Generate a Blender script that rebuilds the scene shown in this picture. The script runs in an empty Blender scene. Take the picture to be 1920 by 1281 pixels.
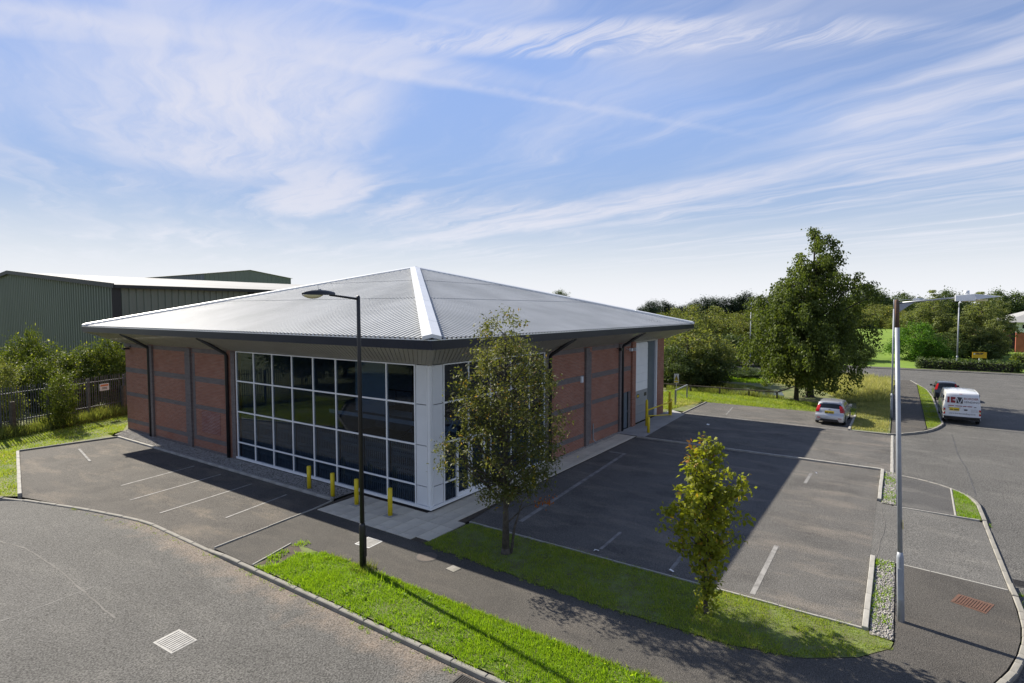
import bpy, bmesh, math, random
import numpy as np
from mathutils import Vector, Matrix
R = math.radians
sc = bpy.context.scene
col = sc.collection
rng = np.random.default_rng(7)
random.seed(7)

# ------------------------------------------------------------------ camera
CAM = np.array([-14.943, -13.882, 7.330]); FPX = 1056.175; YAW = 0.96799; PITCH = -0.05407
cam = bpy.data.cameras.new('camera'); cam.sensor_width = 36; cam.lens = FPX / 1920 * 36
cam.clip_end = 6000; cam.clip_start = 0.1
co = bpy.data.objects.new('camera', cam); col.objects.link(co)
co.location = CAM; co.rotation_euler = (R(90) + PITCH, 0, -YAW); sc.camera = co

# ------------------------------------------------------------------ light
SUN_AZ, SUN_EL = R(82.0), R(37.0)
w = bpy.data.worlds.new('World'); sc.world = w; w.use_nodes = True
sun = bpy.data.lights.new('sun', 'SUN'); sun.energy = 5.0; sun.angle = R(0.53); sun.color = (1.0, 0.925, 0.80)
so = bpy.data.objects.new('sun', sun); col.objects.link(so)
sv = Vector((math.cos(SUN_EL) * math.cos(SUN_AZ), math.cos(SUN_EL) * math.sin(SUN_AZ), math.sin(SUN_EL)))
so.rotation_euler = sv.to_track_quat('Z', 'Y').to_euler(); so.location = (0, 0, 60)
sc.view_settings.view_transform = 'Standard'; sc.view_settings.look = 'None'
sc.view_settings.gamma = 1; sc.view_settings.use_curve_mapping = False
sc.view_settings.exposure = 0.84

def world_nodes():
    nt = w.node_tree; N = nt.nodes; L = nt.links; N.clear()
    out = N.new('ShaderNodeOutputWorld'); bg = N.new('ShaderNodeBackground'); bg.inputs['Strength'].default_value = 0.102
    sky = N.new('ShaderNodeTexSky'); sky.sky_type = 'NISHITA'; sky.sun_disc = False
    sky.sun_elevation = SUN_EL; sky.sun_rotation = R(90) - SUN_AZ
    sky.air_density = 1.0; sky.dust_density = 0.05; sky.ozone_density = 4.0; sky.altitude = 30
    tc = N.new('ShaderNodeTexCoord'); sep = N.new('ShaderNodeSeparateXYZ'); L.new(tc.outputs['Generated'], sep.inputs[0])
    def M(op, a, b=None, c=None, clamp=False):
        n = N.new('ShaderNodeMath'); n.operation = op; n.use_clamp = clamp
        for i, v in enumerate((a, b, c)):
            if v is None: continue
            if isinstance(v, (int, float)): n.inputs[i].default_value = v
            else: L.new(v, n.inputs[i])
        return n.outputs[0]
    def ramp(v, lo, hi, a=0.0, b=1.0):
        n = N.new('ShaderNodeMapRange'); n.interpolation_type = 'SMOOTHSTEP'
        L.new(v, n.inputs[0]); n.inputs[1].default_value = lo; n.inputs[2].default_value = hi
        n.inputs[3].default_value = a; n.inputs[4].default_value = b; return n.outputs[0]
    z = M('MAXIMUM', sep.outputs[2], 0.03)
    px = M('DIVIDE', sep.outputs[0], z); py = M('DIVIDE', sep.outputs[1], z)
    # cirrus lies on a flat layer overhead, combed along one wind direction
    def vec(x, y, zz=0.0):
        n = N.new('ShaderNodeCombineXYZ')
        for i, v in enumerate((x, y, zz)):
            if isinstance(v, (int, float)): n.inputs[i].default_value = v
            else: L.new(v, n.inputs[i])
        return n.outputs[0]
    def noise(v, scale, det, rough=0.55, dist=0.0):
        n = N.new('ShaderNodeTexNoise'); L.new(v, n.inputs['Vector']); n.inputs['Scale'].default_value = scale
        n.inputs['Detail'].default_value = det; n.inputs['Roughness'].default_value = rough
        n.inputs['Distortion'].default_value = dist; return n.outputs[0]
    def dirn(az):
        c, s = math.cos(az), math.sin(az)
        return M('ADD', M('MULTIPLY', px, c), M('MULTIPLY', py, s)), M('SUBTRACT', M('MULTIPLY', py, c), M('MULTIPLY', px, s))
    al, ac = dirn(R(68))
    warp = noise(vec(px, py), 0.7, 4)
    ac2 = M('ADD', ac, M('MULTIPLY', warp, 0.9))
    st = noise(vec(M('MULTIPLY', al, 0.42), M('MULTIPLY', ac2, 2.3), 3.1), 1.0, 6, 0.58, 0.4)
    big = noise(vec(M('MULTIPLY', al, 0.35), M('MULTIPLY', ac2, 0.55), 1.7), 1.0, 4, 0.5)
    fine = noise(vec(M('MULTIPLY', al, 1.5), M('MULTIPLY', ac2, 8.0), 9.0), 1.0, 5, 0.6, 0.5)
    cover = ramp(big, 0.34, 0.60)
    streak = ramp(M('ADD', M('MULTIPLY', st, 0.85), M('MULTIPLY', fine, 0.15)), 0.38, 0.76)
    c1 = M('MULTIPLY', streak, M('ADD', M('MULTIPLY', cover, 0.75), 0.22))
    def blob(cx, cy, rx, ry, rot, amp):
        a = M('SUBTRACT', px, cx); b = M('SUBTRACT', py, cy); c, s = math.cos(rot), math.sin(rot)
        u = M('DIVIDE', M('ADD', M('MULTIPLY', a, c), M('MULTIPLY', b, s)), rx)
        v = M('DIVIDE', M('SUBTRACT', M('MULTIPLY', b, c), M('MULTIPLY', a, s)), ry)
        d = M('ADD', M('MULTIPLY', u, u), M('MULTIPLY', v, v))
        d = M('ADD', d, M('MULTIPLY', M('SUBTRACT', warp, 0.5), 1.6))
        return M('MULTIPLY', ramp(d, 0.0, 1.25, 1.0, 0.0), amp)
    soft = M('ADD', M('MULTIPLY', st, 0.6), M('MULTIPLY', fine, 0.4))
    soft = ramp(soft, 0.28, 0.58, 0.35, 1.0)
    # thick veil, tufted band high up, thin long sheets near the horizon
    c2 = M('MULTIPLY', M('MAXIMUM', blob(1.75, 3.2, 1.7, .85, R(68), 1.0), blob(1.15, 2.15, 1.3, .22, R(-38), .75)), soft)
    tuft = noise(vec(M('MULTIPLY', al, 1.1), M('MULTIPLY', ac2, 6.0), 4.0), 1.0, 9, 0.7, 1.2)
    c3 = M('MULTIPLY', blob(2.05, 0.75, 1.25, .16, R(-58), 0.95), ramp(tuft, 0.36, 0.62))
    c4 = M('MULTIPLY', blob(5.2, 2.9, 4.0, .55, R(74), 0.9), soft)
    c5 = M('MULTIPLY', blob(3.1, 4.2, 1.3, .45, R(60), 0.9), soft)
    # two old contrails
    def trail(x0, y0, x1, y1, wd, amp):
        dx, dy = x1 - x0, y1 - y0; n = math.hypot(dx, dy); dx /= n; dy /= n
        a = M('SUBTRACT', px, x0); b = M('SUBTRACT', py, y0)
        t = M('ADD', M('MULTIPLY', a, dx), M('MULTIPLY', b, dy)); d = M('SUBTRACT', M('MULTIPLY', b, dx), M('MULTIPLY', a, dy))
        kn = noise(vec(M('MULTIPLY', t, 9.0), M('MULTIPLY', d, 5.0)), 1.0, 5, 0.6)
        d = M('ABSOLUTE', M('ADD', d, M('MULTIPLY', M('SUBTRACT', kn, 0.5), wd * 1.3)))
        e = ramp(d, 0.0, wd, 1.0, 0.0)
        return M('MULTIPLY', M('MULTIPLY', e, ramp(kn, 0.25, 0.6, 0.35, 1.0)), M('MULTIPLY', ramp(t, n*.55, n*1.05, 1.0, 0.0), amp))
    c6 = trail(0.69, 2.42, 3.8, 0.53, 0.075, 0.34)
    c7 = trail(1.05, 1.65, 2.3, 0.75, 0.04, 0.22)
    c = c1
    for k in (c2, c3, c4, c5, c6, c7):
        c = M('SUBTRACT', M('ADD', c, k), M('MULTIPLY', c, k))
    c = M('ADD', M('MULTIPLY', c, 0.95), 0.03)                       # thin even veil
    hz = ramp(sep.outputs[2], 0.0, 0.21, 1.0, 0.0)                  # thin veil of haze at the horizon
    c = M('MULTIPLY', c, ramp(sep.outputs[2], 0.02, 0.14))
    bw = N.new('ShaderNodeRGBToBW'); L.new(sky.outputs[0], bw.inputs[0])   # photographic roll-off of the bright side
    sc_ = M('POWER', M('DIVIDE', 2.7, M('MAXIMUM', bw.outputs[0], 2.7)), 0.85)
    tint = N.new('ShaderNodeMix'); tint.data_type = 'RGBA'; tint.blend_type = 'MULTIPLY'; tint.inputs[0].default_value = 1; L.new(sky.outputs[0], tint.inputs[6])
    L.new(vec(M('MULTIPLY', sc_, 1.06), M('MULTIPLY', sc_, .90), M('MULTIPLY', sc_, .90)), tint.inputs[7]); skyc = tint.outputs[2]
    mx = N.new('ShaderNodeMix'); mx.data_type = 'RGBA'
    L.new(M('MULTIPLY', c, 0.86, clamp=True), mx.inputs[0]); L.new(skyc, mx.inputs[6]); mx.inputs[7].default_value = (4.35, 4.35, 4.85, 1)
    mh = N.new('ShaderNodeMix'); mh.data_type = 'RGBA'
    L.new(M('MULTIPLY', hz, 0.9), mh.inputs[0]); L.new(mx.outputs[2], mh.inputs[6]); mh.inputs[7].default_value = (5.2, 5.35, 5.7, 1)
    L.new(mh.outputs[2], bg.inputs[0]); L.new(bg.outputs[0], out.inputs[0])
world_nodes()

# ------------------------------------------------------------------ helpers
_F = np.array([math.sin(YAW), math.cos(YAW), 0]); _Rt = np.array([math.cos(YAW), -math.sin(YAW), 0])
def at(x, y, z=0.0):
    """point of the plane z=const seen at photograph pixel (x, y)"""
    f = _F * math.cos(PITCH) + np.array([0, 0, math.sin(PITCH)]); u = np.array([0, 0, math.cos(PITCH)]) - _F * math.sin(PITCH)
    d = f * FPX + _Rt * (x - 960) - u * (y - 640.5)
    t = (z - CAM[2]) / d[2]; p = CAM + t * d
    return float(p[0]), float(p[1])
def far(x, depth):
    p = CAM + depth * (_F + _Rt * (x - 960) / FPX); return float(p[0]), float(p[1])
def zpx(y, depth): return CAM[2] + (583.4 - y) / FPX * depth

class MB:
    def __init__(s): s.v = []; s.f = []; s.m = []
    def add(s, vs, fs, m=0):
        o = len(s.v); s.v += [tuple(v) for v in vs]; s.f += [tuple(i + o for i in f) for f in fs]; s.m += [m] * len(fs); return s
    def box(s, x0, x1, y0, y1, z0, z1, m=0):
        return s.add([(x0,y0,z0),(x1,y0,z0),(x1,y1,z0),(x0,y1,z0),(x0,y0,z1),(x1,y0,z1),(x1,y1,z1),(x0,y1,z1)],
                     [(0,3,2,1),(4,5,6,7),(0,1,5,4),(1,2,6,5),(2,3,7,6),(3,0,4,7)], m)
    def cbox(s, x0, x1, y0, y1, z0, z1, c=0.01, m=0):      # box with chamfered top edges
        return s.add([(x0,y0,z0),(x1,y0,z0),(x1,y1,z0),(x0,y1,z0),(x0,y0,z1-c),(x1,y0,z1-c),(x1,y1,z1-c),(x0,y1,z1-c),
                      (x0+c,y0+c,z1),(x1-c,y0+c,z1),(x1-c,y1-c,z1),(x0+c,y1-c,z1)],
                     [(0,3,2,1),(0,1,5,4),(1,2,6,5),(2,3,7,6),(3,0,4,7),(4,5,9,8),(5,6,10,9),(6,7,11,10),(7,4,8,11),(8,9,10,11)], m)
    def prism(s, poly, z0, z1, m=0):
        n = len(poly); z0 = z0 if hasattr(z0, '__len__') else [z0]*n; z1 = z1 if hasattr(z1, '__len__') else [z1]*n
        return s.add([(p[0],p[1],z0[i]) for i,p in enumerate(poly)] + [(p[0],p[1],z1[i]) for i,p in enumerate(poly)],
                     [tuple(range(n))[::-1], tuple(range(n, 2*n))] + [(i,(i+1)%n,n+(i+1)%n,n+i) for i in range(n)], m)
    def beam(s, a, b, wd, h=None, m=0):                      # box along a segment
        a = Vector(a); b = Vector(b); d = (b-a).normalized(); h = h or wd
        up = Vector((0,0,1)) if abs(d.z) < .95 else Vector((1,0,0))
        sd = d.cross(up).normalized(); up = sd.cross(d)
        vs = [p + sd*i*wd/2 + up*j*h/2 for p in (a,b) for i,j in ((-1,-1),(1,-1),(1,1),(-1,1))]
        return s.add(vs, [(0,1,2,3)[::-1],(4,5,6,7),(0,1,5,4),(1,2,6,5),(2,3,7,6),(3,0,4,7)], m)
    def tube(s, pts, rad, n=8, m=0, cap=True):
        pts = [Vector(p) for p in pts]; rad = rad if hasattr(rad, '__len__') else [rad]*len(pts)
        vs = []; ref = None
        for i, p in enumerate(pts):
            d = (pts[min(i+1, len(pts)-1)] - pts[max(i-1, 0)]).normalized()
            if ref is None: ref = Vector((1,0,0)) if abs(d.x) < .9 else Vector((0,1,0))
            a = (ref - d*ref.dot(d)).normalized(); ref = a; b = d.cross(a)
            vs += [p + (a*math.cos(2*math.pi*k/n) + b*math.sin(2*math.pi*k/n))*rad[i] for k in range(n)]
        fs = [(i*n+k, i*n+(k+1)%n, (i+1)*n+(k+1)%n, (i+1)*n+k) for i in range(len(pts)-1) for k in range(n)]
        if cap: fs += [tuple(range(n))[::-1], tuple(range((len(pts)-1)*n, len(pts)*n))]
        return s.add(vs, fs, m)
    def grid(s, P, m=0):                                      # P[i][j] points
        a, b = len(P), len(P[0])
        return s.add([p for r in P for p in r], [(i*b+j, i*b+j+1, (i+1)*b+j+1, (i+1)*b+j) for i in range(a-1) for j in range(b-1)], m)
    def mesh(s, name, mats, smooth=False):
        me = bpy.data.meshes.new(name); me.from_pydata(s.v, [], s.f)
        for m in (mats if isinstance(mats, (list, tuple)) else [mats]): me.materials.append(m)
        if any(s.m): me.polygons.foreach_set('material_index', s.m)
        if smooth: me.polygons.foreach_set('use_smooth', [True]*len(s.f))
        me.update(); return me
    def build(s, name, mats, parent=None, smooth=False, loc=(0,0,0), rz=0.0):
        return place(name, s.mesh(name, mats, smooth), parent, loc, rz)
def place(name, me, parent=None, loc=(0,0,0), rz=0.0):
    o = bpy.data.objects.new(name, me); col.objects.link(o); o.location = loc
    o.rotation_euler = (0,0,rz) if not hasattr(rz, '__len__') else rz
    if parent is not None: o.parent = parent
    return o
def bevel(o, wd, seg=2):
    m = o.modifiers.new('bevel', 'BEVEL'); m.width = wd; m.segments = seg; m.limit_method = 'ANGLE'; return o
def tag(o, label, cat, group=None):
    o['label'] = label; o['category'] = cat
    if group: o['group'] = group
    return o
def thing(name, label, cat, loc=(0,0,0), rz=0.0, group=None):
    return tag(place(name, None, None, loc, rz), label, cat, group)
def struct(o): o['kind'] = 'structure'; return o
def copy_tree(o, parent=None):
    c = o.copy(); col.objects.link(c); c.parent = parent
    for ch in list(o.children): copy_tree(ch, c)
    return c

# ------------------------------------------------------------------ materials
def nodes(name):
    m = bpy.data.materials.new(name); m.use_nodes = True; nt = m.node_tree
    return m, nt, nt.nodes['Principled BSDF']
def mixc(nt, fac, a, b, mode='MIX'):
    n = nt.nodes.new('ShaderNodeMix'); n.data_type = 'RGBA'; n.blend_type = mode
    for i, v in ((0, fac), (6, a), (7, b)):
        if isinstance(v, (int, float)): n.inputs[i].default_value = v
        elif isinstance(v, tuple): n.inputs[i].default_value = (*v[:3], 1)
        else: nt.links.new(v, n.inputs[i])
    return n.outputs[2]
def tnoise(nt, scale, det=4, rough=.55, coord='Object', sx=(1,1,1), dist=0.0):
    tc = nt.nodes.new('ShaderNodeTexCoord'); mp = nt.nodes.new('ShaderNodeMapping'); mp.inputs['Scale'].default_value = sx
    nt.links.new(tc.outputs[coord], mp.inputs[0])
    n = nt.nodes.new('ShaderNodeTexNoise'); n.inputs['Scale'].default_value = scale; n.inputs['Detail'].default_value = det
    n.inputs['Roughness'].default_value = rough; n.inputs['Distortion'].default_value = dist
    nt.links.new(mp.outputs[0], n.inputs['Vector']); return n.outputs[0]
def tramp(nt, v, lo, hi, a=0., b=1.):
    n = nt.nodes.new('ShaderNodeMapRange'); nt.links.new(v, n.inputs[0])
    for i, k in enumerate((lo, hi, a, b)): n.inputs[i+1].default_value = k
    return n.outputs[0]
def tbump(nt, bs, h, strength, dist=0.02):
    b = nt.nodes.new('ShaderNodeBump'); b.inputs['Strength'].default_value = strength; b.inputs['Distance'].default_value = dist
    nt.links.new(h, b.inputs['Height']); nt.links.new(b.outputs[0], bs.inputs['Normal'])
def mat(name, c, rough=.6, metal=0., c2=None, scale=3., bump=0., bscale=40., spec=.5, lo=.35, hi=.65):
    m, nt, b = nodes(name); b.inputs['Roughness'].default_value = rough; b.inputs['Metallic'].default_value = metal
    b.inputs['Specular IOR Level'].default_value = spec
    if c2 is None: c2 = tuple(k*.86 for k in c)
    nt.links.new(mixc(nt, tramp(nt, tnoise(nt, scale, 5), lo, hi), c, c2), b.inputs['Base Color'])
    if bump: tbump(nt, b, tnoise(nt, bscale, 3), bump)
    return m
def asphalt(name, base, stain, pale, grain=55., dust=None, gs=.8, stain_amt=.85):
    m, nt, b = nodes(name); b.inputs['Roughness'].default_value = .88; b.inputs['Specular IOR Level'].default_value = .28
    c = mixc(nt, tramp(nt, tnoise(nt, .55, 6, .6), .46, .66, 0, stain_amt), base, stain)
    c = mixc(nt, tramp(nt, tnoise(nt, .9, 6, .65, sx=(1,.35,1)), .50, .68, 0, .85), c, pale)
    c = mixc(nt, tramp(nt, tnoise(nt, .23, 3), .4, .62, 0, .35), c, tuple(k*.72 for k in base))
    if dust:                                                   # sandy silt that gathers along the kerb: (axis, start, end)
        ax, s0, s1 = dust
        tc = nt.nodes.new('ShaderNodeTexCoord'); sp = nt.nodes.new('ShaderNodeSeparateXYZ'); nt.links.new(tc.outputs['Object'], sp.inputs[0])
        ad = nt.nodes.new('ShaderNodeMath'); ad.operation = 'ADD'; nt.links.new(sp.outputs[ax], ad.inputs[0])
        nt.links.new(tramp(nt, tnoise(nt, 1.3, 5), .3, .7, -.55, .55), ad.inputs[1])
        lim = nt.nodes.new('ShaderNodeMath'); lim.operation = 'LESS_THAN'; nt.links.new(sp.outputs[ax], lim.inputs[0]); lim.inputs[1].default_value = s1+.8
        mu = nt.nodes.new('ShaderNodeMath'); mu.operation = 'MULTIPLY'; nt.links.new(lim.outputs[0], mu.inputs[0]); nt.links.new(tramp(nt, ad.outputs[0], s0, s1, 0, .55), mu.inputs[1])
        c = mixc(nt, mu.outputs[0], c, (.25, .195, .15))
    g1 = tnoise(nt, grain, 2, .7)
    c = mixc(nt, gs, c, mixc(nt, tramp(nt, g1, .3, .7), (.0,.0,.0), (1.,1.,.98)), 'SOFT_LIGHT')
    vo = nt.nodes.new('ShaderNodeTexVoronoi'); vo.inputs['Scale'].default_value = grain * .55
    tc = nt.nodes.new('ShaderNodeTexCoord'); nt.links.new(tc.outputs['Object'], vo.inputs['Vector'])
    c = mixc(nt, tramp(nt, vo.outputs['Distance'], .05, .45, .5, 0.), c, tuple(min(1, k*2.0) for k in base))
    c = mixc(nt, tramp(nt, tnoise(nt, grain*.45, 3, .7), .54, .70, 0, .5), c, tuple(k*.5 for k in base))
    nt.links.new(c, b.inputs['Base Color']); tbump(nt, b, g1, .9, .02); return m
def leafmat(name, a, b2, c3=None, trans=.35, amt=.12):
    m, nt, b = nodes(name); b.inputs['Roughness'].default_value = .58; b.inputs['Specular IOR Level'].default_value = .22
    at_ = nt.nodes.new('ShaderNodeAttribute'); at_.attribute_name = 'tint'
    c = mixc(nt, at_.outputs['Fac'], a, b2)
    if c3: c = mixc(nt, tramp(nt, at_.outputs['Fac'], 1-amt, 1-amt+.01), c, c3)
    nt.links.new(c, b.inputs['Base Color'])
    tr = nt.nodes.new('ShaderNodeBsdfTranslucent'); ms = nt.nodes.new('ShaderNodeMixShader'); ms.inputs[0].default_value = trans
    c2 = mixc(nt, 1.0, c, (1.0, 1.0, .45), 'MULTIPLY'); c2 = mixc(nt, 1.0, c2, (1.9, 1.9, 1.9), 'MULTIPLY')
    nt.links.new(c2, tr.inputs[0]); out = nt.nodes['Material Output']
    nt.links.new(b.outputs[0], ms.inputs[1]); nt.links.new(tr.outputs[0], ms.inputs[2]); nt.links.new(ms.outputs[0], out.inputs[0])
    return m
def brick(name, c1, c2, mortar, msize=.012):
    m, nt, b = nodes(name); b.inputs['Roughness'].default_value = .85; b.inputs['Specular IOR Level'].default_value = .25
    tc = nt.nodes.new('ShaderNodeTexCoord'); sp = nt.nodes.new('ShaderNodeSeparateXYZ'); nt.links.new(tc.outputs['Object'], sp.inputs[0])
    ad = nt.nodes.new('ShaderNodeMath'); ad.operation = 'ADD'; nt.links.new(sp.outputs[0], ad.inputs[0]); nt.links.new(sp.outputs[1], ad.inputs[1])
    cb = nt.nodes.new('ShaderNodeCombineXYZ'); nt.links.new(ad.outputs[0], cb.inputs[0]); nt.links.new(sp.outputs[2], cb.inputs[1])
    t = nt.nodes.new('ShaderNodeTexBrick'); nt.links.new(cb.outputs[0], t.inputs['Vector'])
    t.inputs['Scale'].default_value = 1.; t.inputs['Brick Width'].default_value = .225; t.inputs['Row Height'].default_value = .075
    t.inputs['Mortar Size'].default_value = msize; t.inputs['Mortar Smooth'].default_value = .1; t.inputs['Bias'].default_value = -.1
    for k, v in (('Color1', c1), ('Color2', c2), ('Mortar', mortar)): t.inputs[k].default_value = (*v, 1)
    c = mixc(nt, tramp(nt, tnoise(nt, .8, 5), .35, .7, 0, .5), t.outputs['Color'], tuple(k*.6 for k in c1))
    c = mixc(nt, tramp(nt, tnoise(nt, 1., 4, .7, sx=(1.3,1.3,9)), .46, .66, 0, .55), c, tuple(k*.5 for k in c1))
    c = mixc(nt, tramp(nt, tnoise(nt, 1., 4, .7, sx=(2.1,2.1,12)), .54, .7, 0, .3), c, tuple(min(1,k*1.3) for k in c1))
    c = mixc(nt, tramp(nt, tnoise(nt, 14, 3), .3, .7, 0, .35), c, tuple(min(1,k*1.5) for k in c1))
    nt.links.new(c, b.inputs['Base Color'])
    iv = nt.nodes.new('ShaderNodeMath'); iv.operation = 'SUBTRACT'; iv.inputs[0].default_value = 1; nt.links.new(t.outputs['Fac'], iv.inputs[1])
    tbump(nt, b, iv.outputs[0], .7, .012); return m

M = {}
M['road'] = asphalt('road_asphalt', (.104,.101,.095), (.072,.070,.066), (.142,.137,.126), 28., dust=(0, -7.1, -6.2), gs=.9, stain_amt=.5)
M['path'] = asphalt('footpath_asphalt', (.082,.076,.068), (.058,.054,.049), (.12,.107,.092), 40.)
M['bay'] = asphalt('parking_asphalt', (.094,.086,.077), (.054,.05,.046), (.185,.155,.122), 40.)
M['yard'] = asphalt('yard_asphalt', (.115,.110,.103), (.068,.065,.061), (.20,.176,.15), 34.)
M['access'] = asphalt('access_asphalt', (.128,.124,.116), (.096,.093,.087), (.175,.167,.152), 34., stain_amt=.5)
M['patch'] = asphalt('patched_asphalt', (.088,.086,.084), (.066,.065,.064), (.15,.143,.133), 45.)
M['concrete'] = mat('concrete', (.36,.345,.31), .85, 0, (.25,.24,.21), 2.2, .3, 60)
M['kerb'] = mat('kerb_concrete', (.30,.285,.25), .88, 0, (.18,.172,.145), 1.6, .35, 45)
M['edge'] = mat('edging_concrete', (.40,.385,.35), .88, 0, (.26,.25,.22), 1.6, .3, 45)
M['slab'] = mat('slab_concrete', (.66,.60,.48), .85, 0, (.54,.49,.395), .9, .25, 50)
M['slab2'] = mat('slab_concrete_dark', (.60,.545,.44), .85, 0, (.48,.435,.355), 1.3, .25, 50)
M['pad'] = mat('brushed_concrete', (.36,.355,.345), .85, 0, (.28,.275,.265), 1.1, .25, 50)
M['soil'] = mat('soil', (.085,.065,.045), .95, 0, (.05,.04,.03), 6, .6, 30)
M['line'] = mat('worn_white_paint', (.29,.282,.265), .8, 0, (.15,.145,.136), 4., .1, 60, lo=.40, hi=.72)
M['line2'] = mat('faded_white_paint', (.235,.23,.22), .85, 0, (.115,.112,.108), 3., .1, 60, lo=.40, hi=.66)
M['turf'] = mat('turf_soil', (.15,.19,.05), .95, 0, (.10,.10,.04), 2.5, .5, 30)
M['drygrass'] = mat('dry_turf', (.19,.185,.07), .95, 0, (.085,.12,.03), 1.2, .5, 20)
M['lawn'] = mat('mown_lawn', (.165,.26,.02), .95, 0, (.12,.20,.016), .35, .3, 12)
M['field'] = mat('rough_ground', (.09,.115,.04), .95, 0, (.06,.075,.03), .12, .4, 3)
M['gravelbed'] = mat('gravel_bed', (.24,.225,.2), .9, 0, (.12,.115,.1), 30, .6, 40)
M['stone'] = mat('limestone_chip', (.46,.44,.41), .8, 0, (.24,.225,.21), 9, .2, 50, lo=.3, hi=.7)
M['brick'] = brick('red_brick', (.34,.138,.086), (.225,.096,.068), (.31,.26,.215), .013)
M['brickclean'] = brick('repointed_brick', (.25,.08,.055), (.20,.066,.05), (.42,.39,.37), .014)
M['blue'] = brick('blue_grey_brick', (.175,.15,.142), (.125,.108,.105), (.215,.19,.175))
M['redfar'] = mat('office_brick', (.42,.13,.08), .85, 0, (.34,.10,.065), 1.)
M['white'] = mat('white_powder_coat', (.84,.845,.84), .38, 0, (.78,.785,.78), 1.2)
M['panelwhite'] = mat('white_infill_panel', (.76,.77,.77), .42, 0, (.71,.72,.72), .8)
M['black'] = mat('black_paint', (.012,.012,.014), .42, 0, (.02,.02,.022), 3)
M['fascia'] = mat('navy_grey_fascia', (.016,.018,.028), .45, 0, (.022,.024,.034), .8, spec=.3)
M['soffit'] = mat('olive_grey_soffit', (.40,.385,.33), .55, 0, (.34,.325,.28), .6)
M['roof'] = mat('grey_metal_sheet', (.49,.50,.495), .5, 0, (.40,.41,.405), .35, spec=.3)
M['roofcap'] = mat('pale_metal_flashing', (.72,.73,.73), .35, .2, (.64,.65,.65), .6)
M['galv'] = mat('galvanised_steel', (.36,.38,.40), .45, .5, (.28,.30,.32), 2.)
M['greycol'] = mat('grey_painted_column', (.34,.37,.41), .5, .1, (.28,.30,.34), 2.5)
M['rust'] = mat('rusty_steel', (.16,.085,.05), .8, .2, (.10,.075,.06), 6.)
M['yellow'] = mat('yellow_paint', (.72,.56,.015), .5, 0, (.60,.45,.01), 2.)
M['green'] = mat('olive_green_cladding', (.165,.19,.15), .6, 0, (.14,.165,.13), .1)
M['greendark'] = mat('dark_green_trim', (.018,.022,.021), .6)
M['shedroof'] = mat('fibre_cement_roof', (.34,.34,.33), .8, 0, (.27,.27,.262), .12)
M['bluegrey'] = mat('blue_grey_cladding', (.13,.145,.165), .6, 0, (.11,.125,.145), .1)
M['doorgrey'] = mat('grey_door', (.30,.31,.315), .5, 0, (.27,.28,.285), 1.)
M['doorblue'] = mat('blue_grey_door_panel', (.11,.135,.16), .5, 0, (.085,.11,.13), .8)
M['wood'] = mat('weathered_timber', (.13,.105,.08), .85, 0, (.07,.058,.045), 4, .3, 30)
M['iron'] = mat('rusty_cast_iron', (.17,.085,.055), .8, .2, (.11,.065,.045), 9, .2, 60)
M['steelplate'] = mat('bare_steel_plate', (.29,.285,.27), .6, 0, (.18,.176,.168), 6)
M['dark_iron'] = mat('dark_cast_iron', (.07,.066,.062), .7, .3, (.045,.043,.042), 8)
M['bark'] = mat('bark', (.10,.085,.068), .9, 0, (.05,.042,.034), 7, .6, 25)
M['barkdark'] = mat('dark_bark', (.05,.042,.035), .92, 0, (.028,.024,.02), 7, .6, 25)
M['int_wall'] = mat('interior_wall', (.42,.44,.46), .9)
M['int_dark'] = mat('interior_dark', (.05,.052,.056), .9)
M['grille'] = mat('folding_grille', (.46,.45,.43), .5, 0)
M['lens'] = mat('lamp_lens', (.75,.68,.42), .25, 0, (.68,.6,.35), 3)
M['lampwhite'] = mat('white_lamp_housing', (.68,.70,.72), .4)
M['rubber'] = mat('tyre_rubber', (.018,.018,.018), .8)
M['rim'] = mat('alloy_rim', (.45,.46,.47), .35, .7)
M['trim'] = mat('black_plastic_trim', (.022,.022,.024), .6)
M['redlens'] = mat('red_lamp_lens', (.42,.012,.014), .2, 0, (.34,.01,.012), 9)
M['plate'] = mat('yellow_number_plate', (.74,.55,.03), .5)
M['maroon'] = mat('maroon_vinyl', (.24,.012,.022), .5)
M['vinyl'] = mat('charcoal_vinyl', (.025,.025,.03), .5)
M['paper'] = mat('litter_paper', (.75,.75,.73), .8)
def carpaint(name, c, metal, rough):
    m, nt, b = nodes(name); b.inputs['Metallic'].default_value = metal; b.inputs['Roughness'].default_value = rough
    b.inputs['Coat Weight'].default_value = .7; b.inputs['Coat Roughness'].default_value = .06
    nt.links.new(mixc(nt, tramp(nt, tnoise(nt, 2.5, 4), .35, .7), c, tuple(k*.88 for k in c)), b.inputs['Base Color']); return m
M['silver'] = carpaint('silver_car_paint', (.50,.51,.53), .55, .35)
M['navy'] = carpaint('dark_car_paint', (.022,.026,.032), .3, .3)
M['vanwhite'] = carpaint('white_van_paint', (.70,.71,.73), 0., .4)
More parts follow.
